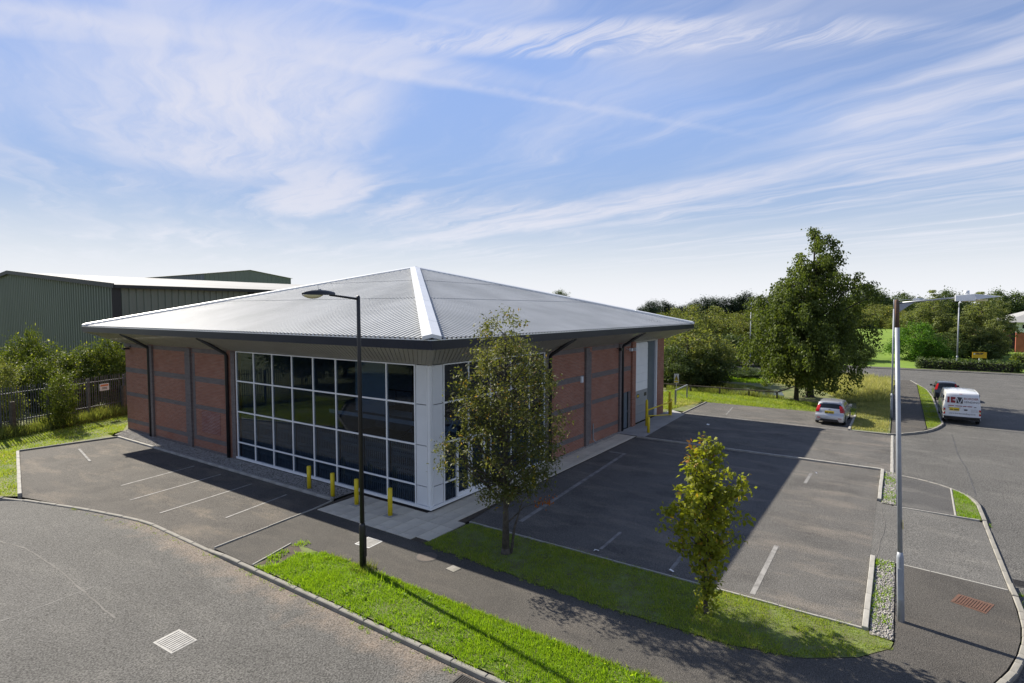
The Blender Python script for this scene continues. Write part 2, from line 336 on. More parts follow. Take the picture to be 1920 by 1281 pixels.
def glassmat(name, tint, ior=1.5, rough=.02):
    m, nt, b = nodes(name); nt.nodes.remove(b); out = nt.nodes['Material Output']
    t = nt.nodes.new('ShaderNodeBsdfTransparent'); t.inputs[0].default_value = (*tint, 1)
    g = nt.nodes.new('ShaderNodeBsdfGlossy'); g.inputs['Roughness'].default_value = rough; g.inputs[0].default_value = (.9,.95,1,1)
    lw = nt.nodes.new('ShaderNodeLayerWeight'); pw = nt.nodes.new('ShaderNodeMath'); pw.operation = 'POWER'; pw.inputs[1].default_value = 5; nt.links.new(lw.outputs['Facing'], pw.inputs[0])
    f = nt.nodes.new('ShaderNodeMath'); f.operation = 'MULTIPLY_ADD'; nt.links.new(pw.outputs[0], f.inputs[0]); f.inputs[1].default_value = .96; f.inputs[2].default_value = ((ior-1)/(ior+1))**2
    ms = nt.nodes.new('ShaderNodeMixShader'); nt.links.new(f.outputs[0], ms.inputs[0])
    nt.links.new(t.outputs[0], ms.inputs[1]); nt.links.new(g.outputs[0], ms.inputs[2]); nt.links.new(ms.outputs[0], out.inputs[0]); return m
M['glass'] = glassmat('tinted_glass', (.50,.57,.64), 1.40)
def carglass():
    m, nt, b = nodes('car_glass'); b.inputs['Base Color'].default_value = (.008,.01,.012,1); b.inputs['Roughness'].default_value = .06; return m
M['carglass'] = carglass()
def watermat():
    m, nt, b = nodes('pond_water'); b.inputs['Base Color'].default_value = (.012,.014,.01,1); b.inputs['Roughness'].default_value = .05
    tbump(nt, b, tnoise(nt, 6, 3), .08); return m
M['water'] = watermat()

# ------------------------------------------------------------------ numpy mesh makers
def np_mesh(name, V, Fc, mats, tint=None, fs=3, smooth=False):
    me = bpy.data.meshes.new(name); V = np.asarray(V, np.float32); Fc = np.asarray(Fc, np.int32)
    me.vertices.add(len(V)); me.vertices.foreach_set('co', V.ravel())
    nf = len(Fc); me.loops.add(nf*fs); me.loops.foreach_set('vertex_index', Fc.ravel())
    me.polygons.add(nf); me.polygons.foreach_set('loop_start', np.arange(0, nf*fs, fs, dtype=np.int32))
    me.polygons.foreach_set('loop_total', np.full(nf, fs, np.int32))
    for m in (mats if isinstance(mats, (list, tuple)) else [mats]): me.materials.append(m)
    if tint is not None:
        a = me.attributes.new('tint', 'FLOAT', 'POINT'); a.data.foreach_set('value', np.asarray(tint, np.float32))
    if smooth: me.polygons.foreach_set('use_smooth', np.ones(nf, bool))
    me.update(calc_edges=True); return me
def inpoly(P, poly):
    x, y = P[:,0], P[:,1]; r = np.zeros(len(P), bool); n = len(poly); j = n-1
    for i in range(n):
        xi, yi = poly[i]; xj, yj = poly[j]
        c = ((yi > y) != (yj > y)) & (x < (xj-xi)*(y-yi)/(yj-yi+1e-12)+xi); r ^= c; j = i
    return r
def scatter(poly, dens):
    p = np.array(poly); lo, hi = p.min(0), p.max(0); n = int(np.prod(hi-lo)*dens)
    P = rng.uniform(lo, hi, (n, 2)); return P[inpoly(P, poly)]
def unit(v): return v/np.maximum(np.linalg.norm(v, axis=-1, keepdims=True), 1e-9)
def lump(P, s, seed=0):                                          # smooth pseudo-noise 0..1 for clumping
    r = np.random.default_rng(seed); v = np.zeros(len(P))
    for k in range(6):
        a = r.uniform(0, 6.28); f = s*r.uniform(.6, 2.2); v += np.sin((P[:,0]*np.cos(a)+P[:,1]*np.sin(a))*f + r.uniform(0, 6.28))
    return np.clip(.5+v/6, 0, 1)
def grass(name, poly, dens, h, wd, mt, z=0., parent=None, seed=1, clump=1.3, patchy=.5, zfun=None, dry=0.):
    P = scatter(poly, dens); k = lump(P, clump, seed)*.6 + lump(P, clump*4, seed+9)*.4
    keep = rng.random(len(P)) < (1-patchy) + patchy*np.clip((k-.25)*2.2, 0, 1); P = P[keep]; k = k[keep]; n = len(P)
    H = h*(.45+.9*k)*rng.uniform(.55, 1.25, n); a = rng.uniform(0, 6.283, n); W = wd*rng.uniform(.7, 1.3, n)
    zz = np.full(n, z) if zfun is None else zfun(P)
    B = np.c_[P, zz-.01]; sd = np.c_[np.cos(a), np.sin(a), np.zeros(n)]
    la = rng.uniform(0, 6.283, n); ln = np.c_[np.cos(la), np.sin(la), np.zeros(n)]*(H*rng.uniform(.15, .8, n))[:,None]
    T = B+ln; T[:,2] += H
    V = np.stack([B-sd*W[:,None]/2, B+sd*W[:,None]/2, T], 1).reshape(-1, 3)
    t = np.clip(.55*rng.random(n)+.35*k+dry*rng.random(n), 0, .999)
    me = np_mesh(name, V, np.arange(3*n).reshape(-1, 3), mt, np.repeat(t, 3))
    o = place(name, me, parent); o['kind'] = 'stuff'; return o
def pebbles(name, poly, dens, size, mt, z=0., parent=None):
    P = scatter(poly, dens); n = len(P); s = size*rng.uniform(.5, 1.4, (n, 1, 1))
    o6 = np.array([(1,0,0),(-1,0,0),(0,1,0),(0,-1,0),(0,0,.7),(0,0,-.7)])
    V = o6[None]*s*rng.uniform(.6, 1.2, (n, 6, 1)); a = rng.uniform(0, 6.28, n); c, sn = np.cos(a)[:,None], np.sin(a)[:,None]
    x = V[...,0]*c-V[...,1]*sn; y = V[...,0]*sn+V[...,1]*c
    V = np.stack([x+P[:,0:1], y+P[:,1:2], V[...,2]+z+size*.2], -1).reshape(-1, 3)
    F8 = np.array([(0,2,4),(2,1,4),(1,3,4),(3,0,4),(2,0,5),(1,2,5),(3,1,5),(0,3,5)])
    Fc = (F8[None]+6*np.arange(n)[:,None,None]).reshape(-1, 3)
    o = place(name, np_mesh(name, V, Fc, mt), parent); o['kind'] = 'stuff'; return o
G = {}
G['lush'] = leafmat('lush_grass', (.09,.19,.012), (.26,.37,.026), (.42,.40,.15), .45, .05)
G['shade'] = leafmat('mown_grass', (.12,.20,.025), (.32,.37,.065), (.44,.38,.18), .38, .14)
G['dry'] = leafmat('dry_grass', (.15,.18,.055), (.46,.42,.20), (.52,.46,.27), .38, .2)
G['tall'] = leafmat('rough_grass', (.10,.15,.03), (.26,.26,.085), (.40,.35,.18), .35, .15)

# ------------------------------------------------------------------ the setting: ground
def sheet(name, poly, z, mt, parent=None):
    z = z if hasattr(z, '__len__') else [z]*len(poly)
    me = bpy.data.meshes.new(name); me.from_pydata([(p[0], p[1], z[i]) for i, p in enumerate(poly)], [], [tuple(range(len(poly)))])
    me.materials.append(mt); me.update(); me.validate()
    if me.polygons[0].normal.z < 0: me.flip_normals()
    return struct(place(name, me, parent))
struct(sheet('ground', [(-1500,-1500),(1500,-1500),(1500,1500),(-1500,1500)], -.25, M['field']))
sheet('road', [(-90,-120),(71.6,-120),(71.6,420),(57.9,420),(57.9,-13.6),(20,-13),(20,-1),(-5.9,3.3),(-5.9,8),(-7,12),(-9,17.2),(-14,22),(-90,50)], -.10, M['road'])
XN = -6.2                                                        # near kerb line
# corner arc of the near plot, bottom right of the picture
arc = [(3.1-9.3*math.cos(a), -7.25-9.3*math.sin(a)) for a in np.linspace(0, math.pi/2, 15)]
arc2 = [(12.3+3.1*math.sin(a), -13.45-3.1*math.cos(a)) for a in np.linspace(0, math.pi/2, 8)]
inner = lambda pts, d: pts
foot = [(-4.45,1.55),(-4.5,-12.3)] + \
       [(3.1-9.2*math.cos(a), -7.25-9.2*math.sin(a)) for a in np.linspace(.60, math.pi/2, 12)] + \
       [(4.29,-16.47),(4.62,-13.5),(4.615,-14.0),(-.25,-14.0),(-.5,-13.95),(-1.25,-13.4),(-1.95,-12.45),(-2.35,-11.0),(-2.47,-7.6),(-2.28,-4.0),(-2.2,-1.7),(-2.2,3.75),(-6.12,3.35),(-6.12,1.3)]
foot.remove((4.62,-13.5))
sheet('footpath', foot, 0, M['path'])
sheet('parking_bays', [(-6.12,3.42),(-2.2,3.82),(-1.26,4.0),(-1.32,23.2),(-5.56,23.8),(-7.85,14.72),(-7.0,11.3),(-6.25,7.9)], [-.06,0,0,0,0,-.06,-.06,-.06], M['bay'])
sheet('front_car_park', [(.06,-1.72),(.06,-13.36),(4.62,-13.36),(10.7,-13.36),(15.72,-13.36),(15.72,-1.46),(2.6,-1.46)], 0, M['yard'])
sheet('car_park_access', [(4.624,-13.364),(4.624,-14.1),(4.28,-16.47),(10.36,-16.47),(10.36,-15.72),(10.36,-13.9),(10.7,-13.364)], [0,-.01,-.06,-.06,-.02,0,0], M['access'])
sheet('footpath_patch', [(10.366,-13.9),(10.366,-15.72),(14.2,-15.80),(15.2,-14.9),(15.35,-13.9)], 0, M['patch'])
sheet('grass_corner_bed', [(10.366,-15.76),(10.366,-16.46),(12.3,-16.46),(13.5,-16.2),(14.2,-15.85)], 0, M['turf'])
sheet('rear_yard', [(15.9,-1.5),(15.9,-13.75),(25.2,-13.75),(25.2,-11.48),(31.0,-11.45),(31.0,-1.3),(24.84,-1.3),(24.84,-1.52)], [0,-.085,-.085,-.03,0,0,0,0], M['yard'])
sheet('loading_pad', [(16.2,-.03),(16.2,-1.85),(24.8,-1.5),(25.9,-.2),(24.7,-.03)], .012, M['pad'])
sheet('planting_verge', [(-6.1,1.25),(-6.1,-7.25)] + [(3.1-9.2*math.cos(a), -7.25-9.2*math.sin(a)) for a in np.linspace(0, .58, 9)] + [(-4.52,-12.25),(-4.47,1.5)], .008, M['turf'])
sheet('bare_soil', [(-6.05,1.2),(-5.5,.75),(-4.7,1.0),(-4.5,1.45),(-4.6,1.62)], .014, M['soil']); sheet('grass_verge', [(-2.18,-1.72),(.0,-1.85),(.0,-13.42),(-.2,-13.98),(-.5,-13.93),(-1.25,-13.38),(-1.95,-12.43),(-2.33,-11.0),(-2.45,-7.6),(-2.26,-4.0)], .006, M['turf'])
sheet('gravel_strip', [(-1.1,4.05),(-.02,4.05),(-.02,25.2),(-1.1,24.2)], .03, M['gravelbed'])
for nm, x0, x1 in (('gravel_bed', -.15, 4.58), ('gravel_bed', 10.45, 15.5)):
    sheet(nm, [(x0,-13.98),(x1,-13.98),(x1,-13.52),(x0,-13.52)], .02, M['gravelbed'])
sheet('lawn', [(-5.62,23.9),(-7.95,14.75),(-8.4,15.4),(-10.3,18.4),(-15,23.2),(-40,36),(-40,120),(40,120),(57.8,120),(57.8,-11.5),(31.1,-11.5),(31.1,-1.2),(25.9,-1.2),(25.9,0.),(24.4,0.),(24.4,25.1),(-1.15,25.2),(-1.3,23.35)], -.015, M['drygrass'])
sheet('rear_verge', [(25.3,-11.56),(31.1,-11.56),(57.8,-11.56),(57.8,-13.6),(25.35,-13.6)], 0, M['drygrass'])
sheet('side_footpath', [(25.45,-13.66),(57.8,-13.66),(57.8,-15.0),(54.2,-15.45),(28.3,-15.45),(27.2,-15.1),(26.1,-14.4)], 0, M['path'])
sheet('kerb_verge', [(28.3,-15.5),(54.2,-15.5),(50,-16.1),(45,-16.32),(31,-16.32),(29.3,-16.0)], .004, M['turf'])
def hill(P):
    s = np.clip((P[:,0]-76)/45, 0, 1); s = s*s*(3-2*s); k = np.clip((P[:,1]+24)/10, 0, 1); k = k*k*(3-2*k); return 3.7*s*k
gx = np.concatenate([np.linspace(73.4, 130, 30), [160, 230, 400, 700]]); gy = np.concatenate([[-400,-120,-60], np.linspace(-30, 0, 16), [20, 60, 140, 400]])
gp = np.array([(x, y) for x in gx for y in gy]); hz_ = hill(gp)
mbh = MB(); mbh.grid([[(gp[i*len(gy)+j][0], gp[i*len(gy)+j][1], hz_[i*len(gy)+j]) for j in range(len(gy))] for i in range(len(gx))])
struct(mbh.build('terrain', M['lawn'], smooth=True))
sheet('far_footpath', [(71.85,-120),(73.4,-120),(73.4,420),(71.85,420)], 0, M['path'])
sheet('drive', [(71.7,-40),(100,-42),(100,-29.5),(71.7,-26.6)], .012, M['access'])

# ---- kerbs and edgings, stone by stone
def stone_mesh(name, ln, wd, hgt, c, mt): return MB().cbox(-ln/2, ln/2, -wd/2, wd/2, -hgt, 0, c).mesh(name, mt)
KS = stone_mesh('kerb_stone', .905, .13, .24, .018, M['kerb']); ES = stone_mesh('edging_stone', .905, .055, .16, .008, M['edge'])
KE = stone_mesh('kerb_stone', .905, .13, .24, .012, M['edge']); KC = stone_mesh('kerb_stone', .45, .13, .24, .018, M['kerb'])
def resample(pts, step):
    pts = [np.array(p, float) for p in pts]; seg = [np.linalg.norm(b-a) for a, b in zip(pts, pts[1:])]; L = sum(seg); n = max(1, round(L/step)); out = []
    for k in range(n+1):
        d = L*k/n; i = 0
        while i < len(seg)-1 and d > seg[i]: d -= seg[i]; i += 1
        out.append(pts[i]+(pts[i+1]-pts[i])*min(1, d/seg[i]))
    return out
def kerb(name, pts, z, me, unit_l=.915, wd=.13, mt='kerb'):
    q = resample(pts, unit_l); zs = z if callable(z) else (lambda p: z)
    b = MB()
    for a, c in zip(q, q[1:]):
        d = (c-a)/np.linalg.norm(c-a); n = np.array([-d[1], d[0]])*wd*.42
        zz = zs((a+c)/2)
        b.prism([a-n, c-n, c+n, a+n], zz-.26, zz-.02)
    root = struct(b.build(name, M[mt]))
    for a, c in zip(q, q[1:]):
        m = (a+c)/2; o = place('kerb_stone' if wd > .1 else 'edging_stone', me, root, (m[0]+random.uniform(-.004,.004), m[1]+random.uniform(-.004,.004), zs(m)+random.uniform(-.004,.004)),
                               (random.uniform(-.008,.008), math.atan2(zs(a)-zs(c), unit_l), math.atan2(c[1]-a[1], c[0]-a[0])))
        ln = np.linalg.norm(c-a); o.scale = (ln/unit_l, 1, 1)
    return root
def ztrans(p):                                                   # kerb drops across the bays
    y = p[1]; return .012 if y < 2.6 else (-.055 if y > 3.6 else .012-.067*(y-2.6))
kerb('road_kerb', [(-14,22),(-10.2,18.1),(-7.95,14.4),(-7.0,11.3),(-6.32,8.4),(XN,7.2),(XN,-7.25)], lambda p: ztrans(p) if p[1] < 15 else .01, KS)
kerb('road_kerb', arc, .012, KC, .455)
kerb('road_kerb', [(3.1,-16.55),(12.3,-16.55)], lambda p: -.045 if 4.6 < p[0] < 10.2 else .012, KS)
kerb('road_kerb', arc2, .01, KC, .455)
kerb('parking_kerb', [(-1.18,4.05),(-1.25,23.3)], .09, KE, mt='edge')
kerb('parking_kerb', [(-1.3,23.3),(-5.6,23.85)], .08, KS); kerb('parking_kerb', [(-5.65,23.8),(-7.86,14.85)], .06, KE, mt='edge')
kerb('car_park_kerb', [(15.81,-1.5),(15.81,-13.4)], .085, KE, mt='edge')
kerb('car_park_kerb', [(.0,-13.44),(4.62,-13.44)], .10, KE, mt='edge'); kerb('car_park_kerb', [(10.75,-13.44),(15.75,-13.44)], .10, KE, mt='edge')
kerb('path_edging', [(.03,-1.8),(.03,-13.4)], .045, ES, wd=.055, mt='edge'); kerb('path_edging', [(-6.1,3.38),(-2.2,3.79),(-1.25,3.97)], .035, ES, wd=.055, mt='edge')
kerb('path_edging', [(-6.1,1.3),(-4.55,1.72)], .03, ES, wd=.055, mt='edge'); kerb('path_edging', [(10.36,-13.9),(10.36,-16.4)], .012, ES, wd=.055, mt='edge')
kerb('path_edging', [(14.2,-15.83),(10.4,-15.74)], .02, ES, wd=.055, mt='edge')
kerb('path_edging', [(4.62,-14.0),(4.35,-16.45)], .008, ES, wd=.055, mt='kerb')
kerb('yard_edging', [(15.9,-13.8),(25.3,-13.72)], -.07, KE, mt='edge')
kerb('rear_kerb', [(25.25,-11.5),(30.9,-11.5)], .07, KE, mt='edge'); kerb('rear_kerb', [(25.25,-11.55),(25.3,-13.7),(26.1,-14.45),(27.2,-15.2),(28.4,-15.75),(29.6,-16.12),(31,-16.38)], .015, KS)
kerb('rear_kerb', [(31,-16.38),(45,-16.38),(50,-16.15),(54.2,-15.55),(57.8,-15.0)], .015, KS); kerb('rear_kerb', [(24.9,-1.25),(30.9,-1.25)], .06, KS)
kerb('far_kerb', [(71.72,-26.4),(71.72,30)], .015, stone_mesh('kerb_stone', 1.82, .14, .24, .02, M['kerb']), 1.83)

# ---- paving slabs round the corner
def slab_area():
    base = struct(sheet('slab_paving', [(-2.18,-1.68),(-2.18,3.72),(-1.28,3.92),(-.02,4.0),(-.02,0),(-.02,-.02),(16.15,-.02),(16.15,-1.42),(2.6,-1.42),(.0,-1.68)], -.006, M['soil']))
    me = [MB().cbox(-.291, .291, -.291, .291, -.04, 0, .006).mesh('paving_slab', M[k]) for k in ('slab', 'slab', 'slab2')]
    nar = MB().cbox(-.291, .291, -.10, .10, -.04, 0, .006).mesh('paving_slab', M['slab']); thin = MB().cbox(-.11, .11, -.291, .291, -.04, 0, .006).mesh('paving_slab', M['slab'])
    for i in range(-1, 29):
        for j in range(-3, 7):
            x0, y0 = -1.34+.6*i, .05+.6*j; cx, cy = x0+.3, y0+.3
            front = cx < 0 and -1.5 < cy < 3.9; side = -.02 > cy > -1.1 and cx < 16.0
            if not (front or side): continue
            place('paving_slab', random.choice(me), base, (cx, cy, .016+random.uniform(-.003,.003)), (random.uniform(-.006,.006), random.uniform(-.006,.006), 0))
    for j in range(-2, 6): place('paving_slab', thin, base, (-2.06, .05+.6*j+.3, .016))
    for i in range(2, 29): place('paving_slab', nar, base, (-1.34+.6*i+.3, -1.26, .016))
slab_area()

# ---- gravel
pebbles('gravel', [(-1.08,4.1),(-.04,4.1),(-.04,25.2),(-1.1,24.0)], 520, .026, M['stone'], .035)
for x0, x1 in ((-.15,4.58), (10.45,15.5)): pebbles('gravel', [(x0,-13.97),(x1,-13.97),(x1,-13.53),(x0,-13.53)], 700, .024, M['stone'], .03)
pebbles('gravel', [(8,-.3),(16.2,-.3),(16.2,-.02),(8,-.02)], 500, .022, M['stone'], .02)

# ---- painted lines
def line(nm, a, b, wd, mt, z=.006):
    a = np.array(a); b = np.array(b); d = (b-a)/np.linalg.norm(b-a); n = np.array([-d[1], d[0]])*wd/2
    zz = z if hasattr(z, '__len__') else (z, z)
    return sheet(nm, [tuple(a-n), tuple(b-n), tuple(b+n), tuple(a+n)], [zz[0], zz[1], zz[1], zz[0]], M[mt])
for y in (13.43, 11.05, 8.57, 6.1): line('bay_line', (-1.8,y), (-5.0 if y > 13 else (-5.6 if y > 7 else -4.5), y-.42), .085, 'line', (.006,-.030 if y > 7 else -.02))
line('bay_line', (-3.6,21.9), (-4.25,18.5), .10, 'line2', (.006,.0))
line('bay_line', (.3,-10.95), (3.95,-10.92), .13, 'line'); line('bay_line', (.32,-8.76), (1.5,-8.72), .11, 'line2')
line('bay_line', (11.6,-10.76), (13.4,-10.79), .12, 'line2'); line('bay_line', (.6,-6.5), (2.2,-6.46), .10, 'line2'); line('bay_line', (11.5,-5.6), (15,-5.62), .10, 'line2')
line('walkway_line', (1.1,-3.2), (11.8,-2.44), .17, 'line2'); line('walkway_line', (11.85,-1.6), (11.9,-2.5), .16, 'line2')
line('bay_line', (25.15,-1.4), (25.15,-11.4), .10, 'line', (.006,-.022)); line('bay_line', (26.2,-3.95), (29.6,-3.6), .10, 'line2')

# ---- grass
VG = [(-6.05,.95),(-6.08,-7.25)] + [(3.1-9.15*math.cos(a), -7.25-9.15*math.sin(a)) for a in np.linspace(0, .58, 8)] + [(-4.46,-12.2),(-4.42,-8.2),(-4.36,-.9),(-4.42,.4),(-4.9,1.0),(-5.6,.7)]
grass('grass', VG, 3000, .085, .017, G['lush'], .01, seed=3, patchy=.25)
grass('grass', VG, 120, .17, .022, G['lush'], .01, seed=4, clump=2.2, patchy=.95)
grass('weeds', [(-6.0,.85),(-5.6,1.35),(-5.1,1.5),(-4.95,1.2),(-5.6,.85)], 900, .15, .03, G['lush'], .01, seed=8, patchy=.6)
grass('weeds', [(-4.5,1.2),(-4.75,1.6),(-4.2,1.55),(-4.2,1.2)], 500, .10, .025, G['lush'], .01, seed=9, patchy=.5)
grass('weeds', [(-4.75,-1.2),(-4.2,-1.2),(-4.2,-1.9),(-4.75,-1.9)], 700, .22, .022, G['tall'], .01, seed=10, patchy=.5)
VG2 = [(-2.2,-1.74),(-.02,-1.9),(-.03,-13.42),(-.15,-13.95),(-.5,-13.92),(-1.25,-13.36),(-1.95,-12.4),(-2.35,-11.0),(-2.47,-7.6),(-2.28,-4.0)]
grass('grass', VG2, 2400, .06, .016, G['shade'], .01, seed=5, patchy=.55, clump=1.9, dry=.12)
grass('grass', [(10.38,-15.78),(10.38,-16.46),(12.3,-16.46),(13.5,-16.2),(14.1,-15.88)], 1600, .09, .02, G['lush'], .0, seed=6, patchy=.6)
grass('grass', [(28.6,-15.5),(54,-15.5),(50,-16.1),(45,-16.3),(31,-16.3),(29.6,-16.0)], 700, .09, .03, G['shade'], .0, seed=7, patchy=.2)
grass('weeds', [(.3,-13.95),(4.5,-13.95),(4.5,-13.5),(.8,-13.5)], 330, .09, .03, G['lush'], .03, seed=12, patchy=.95, clump=2.8)
grass('weeds', [(10.5,-13.95),(15.4,-13.95),(15.4,-13.52),(10.5,-13.52)], 600, .09, .03, G['lush'], .03, seed=13, patchy=.9, clump=2.5)
grass('weeds', [(-6.5,8),(-6.3,8.3),(-6.28,-6),(-6.42,-6)], 260, .05, .02, G['shade'], -.1, seed=14, patchy=.98, clump=2.)
grass('grass', [(-5.66,24.0),(-7.95,14.8),(-8.4,15.4),(-10.3,18.4),(-15,23.2),(-15,27.5),(-4.8,28.4),(3,31.5),(-.2,25.4),(-1.2,24.4)], 420, .09, .03, G['shade'], -.01, seed=15, patchy=.35, dry=.15)
grass('long_grass', [(-14,25.8),(-4.9,28.0),(2.6,31.0),(3.2,32.2),(-4.9,30.0),(-14,27.6)], 420, .62, .035, G['tall'], .05, seed=16, patchy=.4)
grass('long_grass', [(40,-9.5),(37,-10.6),(39,-13.4),(57.5,-13.4),(57.5,-3),(48,-3),(44,-8)], 170, .62, .06, G['dry'], 0, seed=17, patchy=.35, clump=.5)
grass('grass', [(25.6,-11.6),(31,-11.6),(38,-11.2),(40,-13.5),(25.6,-13.5)], 380, .16, .035, G['dry'], 0, seed=18, patchy=.3)
grass('grass', [(31.1,-.8),(31.2,-11.4),(34,-11.4),(36.5,-6),(36.6,3.5),(26.0,3.5),(26,0.1)], 360, .15, .035, G['shade'], -.01, seed=19, patchy=.3, dry=.1)
grass('grass', [(26.0,3.5),(26.0,0.1),(31,-1.1),(31.6,3.0)], 260, .14, .03, G['dry'], -.01, seed=22, patchy=.3, dry=.2)
grass('long_grass', [(36.2,4),(36.2,-6),(37.2,-6),(37.4,4)], 260, .5, .045, G['tall'], 0, seed=20, patchy=.4)
grass('grass', [(46,-3),(57.5,-3),(57.5,14),(46,14)], 130, .22, .06, G['lush'], -.01, seed=21, patchy=.2)

# ---- ironwork
def cover(nm, label, cat, quad, z, frame, plate, bars=0):
    c = np.mean(quad, 0); q = [(p[0]-c[0], p[1]-c[1]) for p in quad]
    t = thing(nm, label, cat, (c[0], c[1], z))
    MB().prism(q, -.03, .002).build('frame', frame, t)
    inn = [(p[0]*.9, p[1]*.9) for p in q]; MB().prism(inn, -.02, .005).build('cover_plate', plate, t)
    e1 = np.array(inn[1])-np.array(inn[0]); e2 = np.array(inn[3])-np.array(inn[0]); o = np.array(inn[0])
    for k in range(bars):
        f = (k+.5)/bars; a = o+e2*f+e1*.04; b = o+e2*f+e1*.96
        MB().beam((a[0],a[1],.008), (b[0],b[1],.008), np.linalg.norm(e2)/bars*.5, .012).build('rib', plate, t)
    return t
cover('manhole_cover', 'pale rectangular steel inspection cover in the open road', 'manhole cover', [(-9.42,-.30),(-8.82,-.22),(-8.80,-1.02),(-9.38,-1.08)], -.096, M['steelplate'], M['steelplate'], 9)
cover('manhole_cover', 'rusty red double cover in the footpath by the curved kerb', 'manhole cover', [(2.75,-15.15),(3.35,-15.35),(3.18,-16.05),(2.5,-15.82)], .004, M['iron'], M['iron'], 12)
cover('inspection_cover', 'smooth white square cover behind the black lamp column', 'manhole cover', [(-3.44,.06),(-2.82,.12),(-2.80,-.52),(-3.40,-.56)], .004, M['paper'], M['steelplate'], 0)
cover('inspection_cover', 'small grey square cover in the shaded footpath', 'manhole cover', [(-3.12,-3.42),(-2.80,-3.46),(-2.84,-3.82),(-3.16,-3.78)], .004, M['dark_iron'], M['kerb'], 0)
rc = thing('round_manhole_cover', 'round iron manhole cover in the footpath beside the paving slabs', 'manhole cover', (-2.83,-2.46,.004))
MB().tube([(0,0,-.02),(0,0,.003)], .36, 28).build('frame', M['dark_iron'], rc); MB().tube([(0,0,-.01),(0,0,.007)], .31, 28).build('cover_plate', mat('brown_iron', (.12,.10,.085), .8, 0, (.085,.07,.06), 8), rc)
def gully(x, y, rz, label, z=-.098):
    t = thing('drain_grate', label, 'drain', (x, y, z), rz)
    MB().box(-.24,.24,-.22,.22,-.05,-.002).build('pit', M['black'], t)
    f = MB(); f.box(-.25,.25,-.23,-.19,-.03,.006).box(-.25,.25,.19,.23,-.03,.006).box(-.25,-.21,-.19,.19,-.03,.006).box(.21,.25,-.19,.19,-.03,.006); f.build('frame', M['dark_iron'], t)
    for k in range(8): MB().box(-.195+k*.05, -.172+k*.05, -.19, .19, -.02, .004).build('bar', M['dark_iron'], t)
gully(5.25,-16.86, .0, 'iron drain grate in the road beside the dropped kerb'); gully(-6.55,-6.95, R(90), 'iron drain grate in the road beside the bright grass verge')

# ------------------------------------------------------------------ the brick unit
LX, LY = 24.46, 25.2; OV = 1.63; ZE = 6.40; ZA = 10.10; ZW = 5.38
Z = [5.38, 3.925, 2.42, .91, .20]
bl = thing('commercial_unit', 'single storey brick and glass unit with grey pyramid metal roof', 'building')
# walls: brick boxes with the glazed corner left open. Local = world.
def wallbox(x0, x1, y0, y1, z0=-.1, z1=ZW): return MB().box(x0, x1, y0, y1, z0, z1)
wl = wallbox(0, .3, 12.86, LY).build('wall', M['brick'], bl)
wr = wallbox(7.98, 17.35, 0, .3).build('wall', M['brick'], bl)
wallbox(17.35, 18.45, 0, .3, 2.30, ZW).build('wall', M['brick'], bl); wallbox(18.12, 18.45, 0.004, .3, -.1, 2.297).build('wall', M['blue'], bl)
wallbox(18.45, 19.0, -.12, .3).build('wall', M['brick'], bl); wallbox(23.2, LX, 0, .3).build('wall', M['brick'], bl)
wallbox(LX-.3, LX, .303, LY-.303).build('wall', M['brick'], bl); wallbox(.303, LX, LY-.3, LY).build('wall', M['brick'], bl)
def band_l(y0, y1, z0, z1, d=.006): MB().box(-d, .02, y0, y1, z0, z1).build('brick_band', M['blue'], bl)
def band_r(x0, x1, z0, z1, d=.006): MB().box(x0, x1, -d, .02, z0, z1).build('brick_band', M['blue'], bl)
BZ = [(5.14, 5.37), (3.62, 3.90), (2.17, 2.40), (.52, .75), (-.02, .14)]
for i, (a, b) in enumerate(BZ):
    for y0, y1 in ((12.9, 13.3), (13.62, 17.05), (17.6, 21.45), (22.02, LY+.006)): band_l(y0, y1, a, b)
    if i < 4:
        for x0, x1 in ((7.98, 12.05), (13.0, 16.6), (17.02, 18.44)):
            if x0 > 17 and i > 1: continue
            band_r(x0, x1, a, b)
# pilasters with vertical blue brick edges
for y0 in (17.1, 21.5): MB().box(-.11, .02, y0, y0+.45, -.1, ZW-.03).build('pilaster', M['blue'], bl)
MB().box(-.05, .02, 12.87, 13.2, -.1, ZW-.03).build('pilaster', M['blue'], bl)
for y0 in (17.58, 16.78): MB().box(-.009, .02, y0, y0+.28, .76, 5.1).build('brick_band', M['blue'], bl)
MB().box(12.1, 12.5, -.12, .02, -.1, ZW-.03).build('pilaster', M['blue'], bl); MB().box(12.62, 12.92, -.009, .02, .2, 5.1).build('brick_band', M['blue'], bl)
MB().box(7.99, 8.3, -.06, .02, -.1, ZW-.03).build('pilaster', M['blue'], bl); MB().box(16.55, 16.8, -.11, .02, -.1, ZW-.03).build('pilaster', M['blue'], bl)
MB().box(-.012, .02, 14.35, 16.2, 1.0, 2.12).build('repointed_panel', M['brickclean'], bl)['label'] = 'patch of repointed brick with pale mortar'
# downpipes: gutter outlet, slope under the soffit, then down the wall
for y in (21.86, 13.46):
    MB().tube([(-1.5,y,6.08),(-.16,y,5.24),(-.11,y,5.1),(-.11,y,.0)], .085, 8).build('downpipe', M['black'], bl, True)
for x in (8.05+.28, 16.92):
    MB().tube([(x,-1.5,6.08),(x,-.16,5.24),(x,-.11,5.1),(x,-.11,.0)], .085, 8).build('downpipe', M['black'], bl, True)
